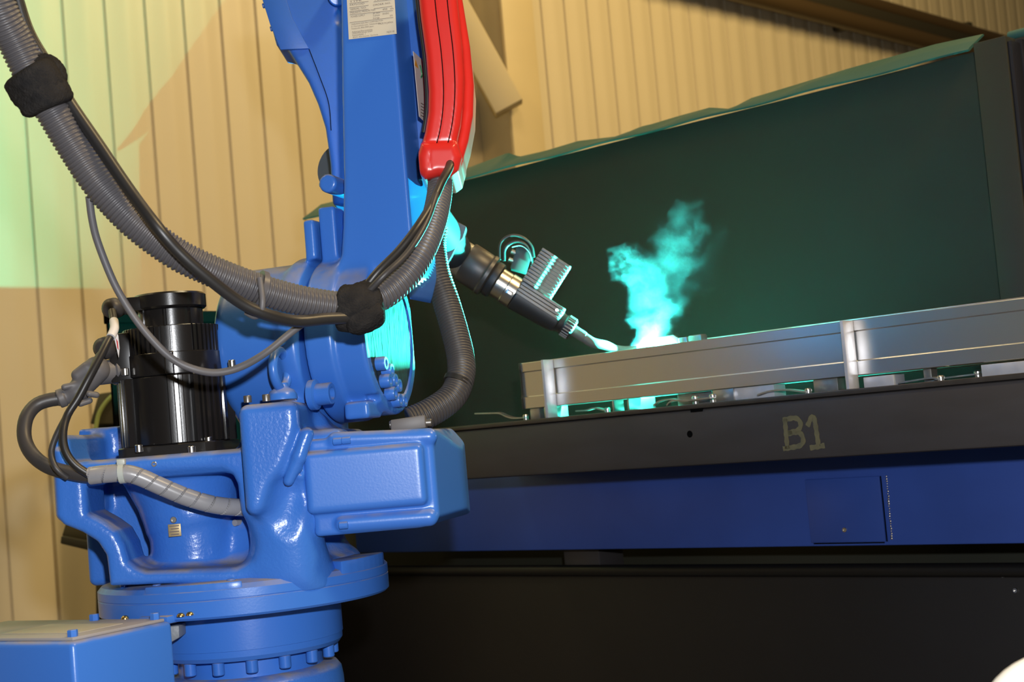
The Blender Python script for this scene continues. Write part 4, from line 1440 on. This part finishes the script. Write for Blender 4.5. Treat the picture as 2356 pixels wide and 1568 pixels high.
# blocks and pads under the profile
def block(px0, px1, m_, label, g0=0.034, g1=0.075, h=1.0, name='support_block'):
    a_, b_ = sT(TP(px0, 930, g0)), sT(TP(px1, 930, g0))
    o = tbox(name, a_, b_, g0, g1, ZT + 0.0002, ZT + (zE0 - ZT) * h - 0.0002, m_, None, 0.0008)
    tag(o, label, 'block', 'blocks carrying the aluminium profile')
    return o


def cross(px, g0, wd, label):
    a_ = sT(TP(px, 925, g0))
    o = tbox('cross_plate', a_ - 0.004, a_, g0, g0 + wd, ZT + 0.0002, zE0 - 0.0003, 'alu_plain', None, 0.0006)
    tag(o, label, 'plate', 'cross plates under the profile')


block(1218, 1240, 'zinc', 'small grey block under the left tip of the aluminium profile')
cross(1254, 0.030, 0.062, 'brightly lit cross plate beside the left locating plate, under the profile')
cross(1412, 0.034, 0.028, 'narrow bright cross plate under the profile below the torch nozzle')
cross(1447, 0.040, 0.075, 'wide brightly lit cross plate under the profile right below the arc')
block(1560, 1640, 'zinc', 'flat plate under the profile right of the arc', 0.07, 0.11)
block(1642, 1690, 'zinc', 'green-lit block with a slotted edge under the middle of the profile', 0.032)
block(1691, 1784, 'frosted', 'pale grey pad under the profile, right of the slotted block', 0.036, 0.07, 0.98)
block(1876, 1932, 'zinc', 'green-lit block just left of the right locating plate', 0.040)
block(1992, 2062, 'frosted', 'pale wedge pad just right of the right locating plate', 0.026, 0.06, 0.8)
block(2266, 2420, 'frosted', 'long pale pad under the profile at the right edge', 0.026, 0.06, 0.85)
block(2132, 2150, 'zinc', 'thin grey pin block under the profile between the two pale pads', 0.05, 0.07)


def spoon(name, l, label, g, wd=0.0052, m_='zinc'):
    C, Sx = crom([TP(x, y, g) for x, y in l], 0.003)
    C = [Vector(c) for c in C]
    v, f = [], []
    n = len(C)
    for i, c in enumerate(C):
        k = i / (n - 1)
        w_ = wd * (0.55 + 0.9 * k)
        t = (C[min(i + 1, n - 1)] - C[max(i - 1, 0)]).normalized()
        nn_ = E2.cross(t)
        nn_ = nn_ if nn_.z > 0 else -nn_
        for a_, b_ in ((-w_, 0.0012), (w_, 0.0012), (w_, -0.0012), (-w_, -0.0012)):
            v.append(c + E2 * a_ + nn_ * b_)
        if i:
            o_ = len(v) - 8
            for q in range(4):
                f.append([o_ + q, o_ + (q + 1) % 4, o_ + 4 + (q + 1) % 4, o_ + 4 + q])
    f.append([0, 1, 2, 3])
    f.append([len(v) - 1, len(v) - 2, len(v) - 3, len(v) - 4])
    o = build(name, v, f, m_, None, angle=50)
    tag(o, label, 'clamp lever', 'flat clamp levers on the table')
    e = C[-1]
    lathe('rivet', [(0, 0.0062), (0.003, 0.006), (0.005, 0.004), (0.005, 0.0005)], e + ZV * 0.0008, ZV, 'steel', o, 16)
    lathe('pivot', [(0, 0.005), (0.004, 0.005)], Vector((e.x, e.y, ZT + 0.0001)), ZV, m_, o, 12)
    return o


spoon('clamp_lever', [(1094, 951), (1130, 950), (1152, 950), (1168, 957), (1185, 961), (1210, 960)], 'flat bent clamp lever sticking out left of the profile end', 0.06)
spoon('clamp_lever', [(1326, 945), (1352, 943), (1372, 938), (1398, 944)], 'flat clamp lever under the profile between the left plate and the arc', 0.06)
spoon('clamp_lever', [(1505, 932), (1520, 922), (1545, 918), (1580, 922), (1600, 918)], 'bent clamp lever right of the arc, nearest to the arc', 0.02, 0.006)
spoon('clamp_lever', [(1536, 932), (1548, 922), (1590, 920), (1640, 914)], 'bright bent clamp lever reaching the slotted block', 0.012, 0.006)
spoon('clamp_lever', [(1745, 908), (1770, 900), (1810, 896), (1860, 901)], 'flat clamp lever left of the right locating plate', 0.02, 0.006)
spoon('clamp_lever', [(2070, 880), (2110, 874), (2150, 868), (2165, 872)], 'flat clamp lever right of the pale wedge pad', 0.02, 0.007)
spoon('clamp_lever', [(2120, 886), (2160, 872), (2200, 866), (2250, 860)], 'long flat clamp lever near the right edge', 0.05, 0.007)
# small clamp pieces on top, right of the arc
a_ = sT(TP(1568, 778, 0.10))
o = tbox('clamp_finger', a_, a_ + 0.018, 0.09, 0.11, zE1 - 0.02, TP(1580, 775, 0.10).z, 'alu_plain', None, 0.002)
tag(o, 'short bright clamp finger standing behind the profile right of the arc', 'clamp')
o = tbox('clamp_finger', a_ + 0.019, a_ + 0.048, 0.092, 0.112, zE1 - 0.02, TP(1610, 769, 0.10).z, 'zinc', None, 0.003)
tag(o, 'longer grey clamp finger behind the profile, next to the bright short one', 'clamp')

# ================================================================== arc and fume
m = bpy.data.materials.new('arc_glow')
m.use_nodes = True
nt = m.node_tree
nt.nodes.remove(nt.nodes['Principled BSDF'])
em = nd(nt, 'ShaderNodeEmission')
em.inputs['Color'].default_value = (0.55, 1.0, 0.92, 1)
em.inputs['Strength'].default_value = 60
nt.links.new(em.outputs[0], nt.nodes['Material Output'].inputs['Surface'])
MATS['arc_glow'] = m
arc = lathe('welding_arc', [(-0.006, 0.001), (-0.003, 0.003), (0.0, 0.004), (0.003, 0.003), (0.005, 0.0005)], ARC + ZV * 0.000 + E1 * 0.004, ZV, 'arc_glow', None, 24, angle=80)
tag(arc, 'white-hot welding arc at the tip of the torch nozzle', 'welding arc')
light('arc_light', 'POINT', ARC - ZV * 0.0012, 470, (0.05, 1.0, 0.76), 0.0065)

a_ = sT(ARC)  # added plate close behind the arc, blocks its light towards the curtain
jp = prism('arc_baffle', [T(a_ + u, 0.114, z) for u, z in ((-0.062, zE0), (-0.062, zE1 + 0.004), (-0.040, zE1 + 0.010), (0.000, zE1 + 0.019), (0.040, zE1 + 0.020), (0.062, zE1 + 0.006), (0.062, zE0))], E2 * 0.006, 'alu_plain', None, 0.0008)
tag(jp, 'upright aluminium plate added behind the arc to keep its light off the curtain', 'plate')
SM = ARC.copy()
blobs = []
for px, py, r, w_ in ((1508, 782, 40, 4.5), (1530, 768, 36, 4.0), (1480, 784, 26, 3.0), (1515, 750, 42, 2.6), (1525, 722, 44, 1.8), (1480, 735, 34, 1.2), (1500, 690, 52, 1.2), (1550, 690, 44, 1.0), (1525, 645, 62, 1.0), (1470, 640, 48, 1.6), (1430, 622, 32, 2.4), (1450, 598, 34, 2.0), (1560, 600, 62, 1.0),
                      (1545, 560, 55, 1.0), (1580, 520, 50, 0.8), (1590, 488, 36, 0.6), (1610, 640, 46, 0.45), (1625, 560, 50, 0.25)):
    blobs.append((P(px, py, ARC.y + 0.01) - SM, r * ARC.y / FPX, w_))
m = bpy.data.materials.new('fume')
m.use_nodes = True
nt = m.node_tree
nt.nodes.remove(nt.nodes['Principled BSDF'])
tc = nd(nt, 'ShaderNodeTexCoord')
n1 = nd(nt, 'ShaderNodeTexNoise')
n1.inputs['Scale'].default_value = 22
n1.inputs['Detail'].default_value = 5
n1.inputs['Roughness'].default_value = 0.68
nt.links.new(tc.outputs['Object'], n1.inputs['Vector'])
sub = nd(nt, 'ShaderNodeVectorMath', operation='SUBTRACT')
sub.inputs[1].default_value = (0.5, 0.5, 0.5)
nt.links.new(n1.outputs['Color'], sub.inputs[0])
scl = nd(nt, 'ShaderNodeVectorMath', operation='SCALE')
scl.inputs['Scale'].default_value = 0.10
nt.links.new(sub.outputs[0], scl.inputs[0])
wpv = nd(nt, 'ShaderNodeVectorMath', operation='ADD')
nt.links.new(tc.outputs['Object'], wpv.inputs[0])
nt.links.new(scl.outputs[0], wpv.inputs[1])
cur_ = None
for c, r, w_ in blobs:
    ds = nd(nt, 'ShaderNodeVectorMath', operation='DISTANCE')
    ds.inputs[1].default_value = c
    nt.links.new(wpv.outputs[0], ds.inputs[0])
    mr = nd(nt, 'ShaderNodeMapRange')
    mr.interpolation_type = 'SMOOTHSTEP'
    mr.inputs['From Min'].default_value = r * 1.10
    mr.inputs['From Max'].default_value = r * 0.70
    mr.inputs['To Min'].default_value = 0
    mr.inputs['To Max'].default_value = w_
    nt.links.new(ds.outputs['Value'], mr.inputs['Value'])
    if cur_ is None:
        cur_ = mr.outputs['Result']
    else:
        mxn = nd(nt, 'ShaderNodeMath', operation='MAXIMUM')
        nt.links.new(cur_, mxn.inputs[0])
        nt.links.new(mr.outputs['Result'], mxn.inputs[1])
        cur_ = mxn.outputs[0]
n2 = nd(nt, 'ShaderNodeTexNoise')
n2.inputs['Scale'].default_value = 36
n2.inputs['Detail'].default_value = 8
n2.inputs['Roughness'].default_value = 0.62
n2.inputs['Distortion'].default_value = 0.8
nt.links.new(wpv.outputs[0], n2.inputs['Vector'])
r2 = nd(nt, 'ShaderNodeMapRange')
r2.inputs['From Min'].default_value = 0.46
r2.inputs['From Max'].default_value = 0.62
r2.inputs['To Min'].default_value = 0.03
r2.inputs['To Max'].default_value = 2.2
nt.links.new(n2.outputs['Fac'], r2.inputs['Value'])
mu = nd(nt, 'ShaderNodeMath', operation='MULTIPLY')
nt.links.new(cur_, mu.inputs[0])
nt.links.new(r2.outputs['Result'], mu.inputs[1])
mu2 = nd(nt, 'ShaderNodeMath', operation='MULTIPLY')
mu2.inputs[1].default_value = 0.31
nt.links.new(mu.outputs[0], mu2.inputs[0])
vs = nd(nt, 'ShaderNodeVolumeScatter')
vs.inputs['Color'].default_value = (0.7, 0.85, 1.0, 1)
nt.links.new(mu2.outputs[0], vs.inputs['Density'])
nt.links.new(vs.outputs[0], nt.nodes['Material Output'].inputs['Volume'])
MATS['fume'] = m
fl = Sdf(tuple(P(1340, 830, ARC.y) + Vector((0, -0.12, 0))), tuple(P(1720, 420, ARC.y) + Vector((0.05, 0.14, 0.02))), 0.010)
for c, r, w_ in blobs:
    p = SM + c
    fl.union(fl.capsule(p, p + Vector((0, 0, 0.001)), r * 1.35 + 0.012), 0.02)
fl.cut(fl.half((0, 0, zE1 + 0.003), (0, 0, 1)))
V_, F_, N_ = fl.mesh()
fu = build('weld_fume', V_, F_, 'fume', None, smooth=True, origin=SM)
tag(fu, 'turquoise lit cloud of welding fume rising from the arc', 'smoke', kind='stuff')

# ================================================================== odds and ends behind and in front
YO = 4.85
o = empty('olive_case', P(245, 960, YO), 'olive brown case with a pale green cable behind the motor', 'case')
prism('case_body', [P(x, y, YO) for x, y in ((226, 905), (283, 897), (300, 975), (206, 975))], (0, 0.25, 0), 'olive', o, 0.006)
tube('case_cable', [P(x, y, YO - 0.012) for x, y in ((272, 900), (248, 920), (228, 950), (220, 985))], 0.007, 'green_cable', o, 0.01, 12)
prism('case_stand', [P(x, y, YO + 0.05) for x, y in ((215, 970), (310, 970), (330, 2600), (235, 2600))], (0, 0.12, 0), 'olive_dark', o, 0.004)
o = empty('side_shelf', P(200, 1250, 4.4), 'dark olive sloping shelf behind the robot foot at left', 'shelf')
prism('shelf_board', [P(x, y, 4.4) for x, y in ((140, 1232), (300, 1262), (330, 1296), (138, 1250))], (0.0, 0.30, 0), 'olive_dark', o, 0.004)
prism('shelf_cheek', [P(x, y, 4.42) for x, y in ((152, 1200), (300, 1200), (300, 1260), (142, 1232))], (0.0, 0.02, 0), 'olive', o, 0.003)
prism('shelf_post', [P(x, y, 4.55) for x, y in ((255, 1200), (300, 1200), (340, 2700), (300, 2700))], (0.0, 0.06, 0), 'olive_dark', o, 0.003)

bc = P(2452, 1702, 1.2)
o = empty('white_bollard', (bc.x, bc.y, 0), 'bright white rounded top at the bottom right corner', 'post')
r = 198 * 1.2 / FPX
lathe('dome', [(0.0, r)] + [(r * math.sin(t * math.pi / 24), r * math.cos(t * math.pi / 24)) for t in range(1, 12)] + [(r, 0.0005)], (bc.x, bc.y, bc.z), ZV, 'white_shell', o, 48, angle=80)
lathe('shaft', [(0.0, r * 1.25), (0.015, r * 1.25), (0.02, r), (bc.z - 0.0005, r)], (bc.x, bc.y, 0), ZV, 'white_shell', o, 48)
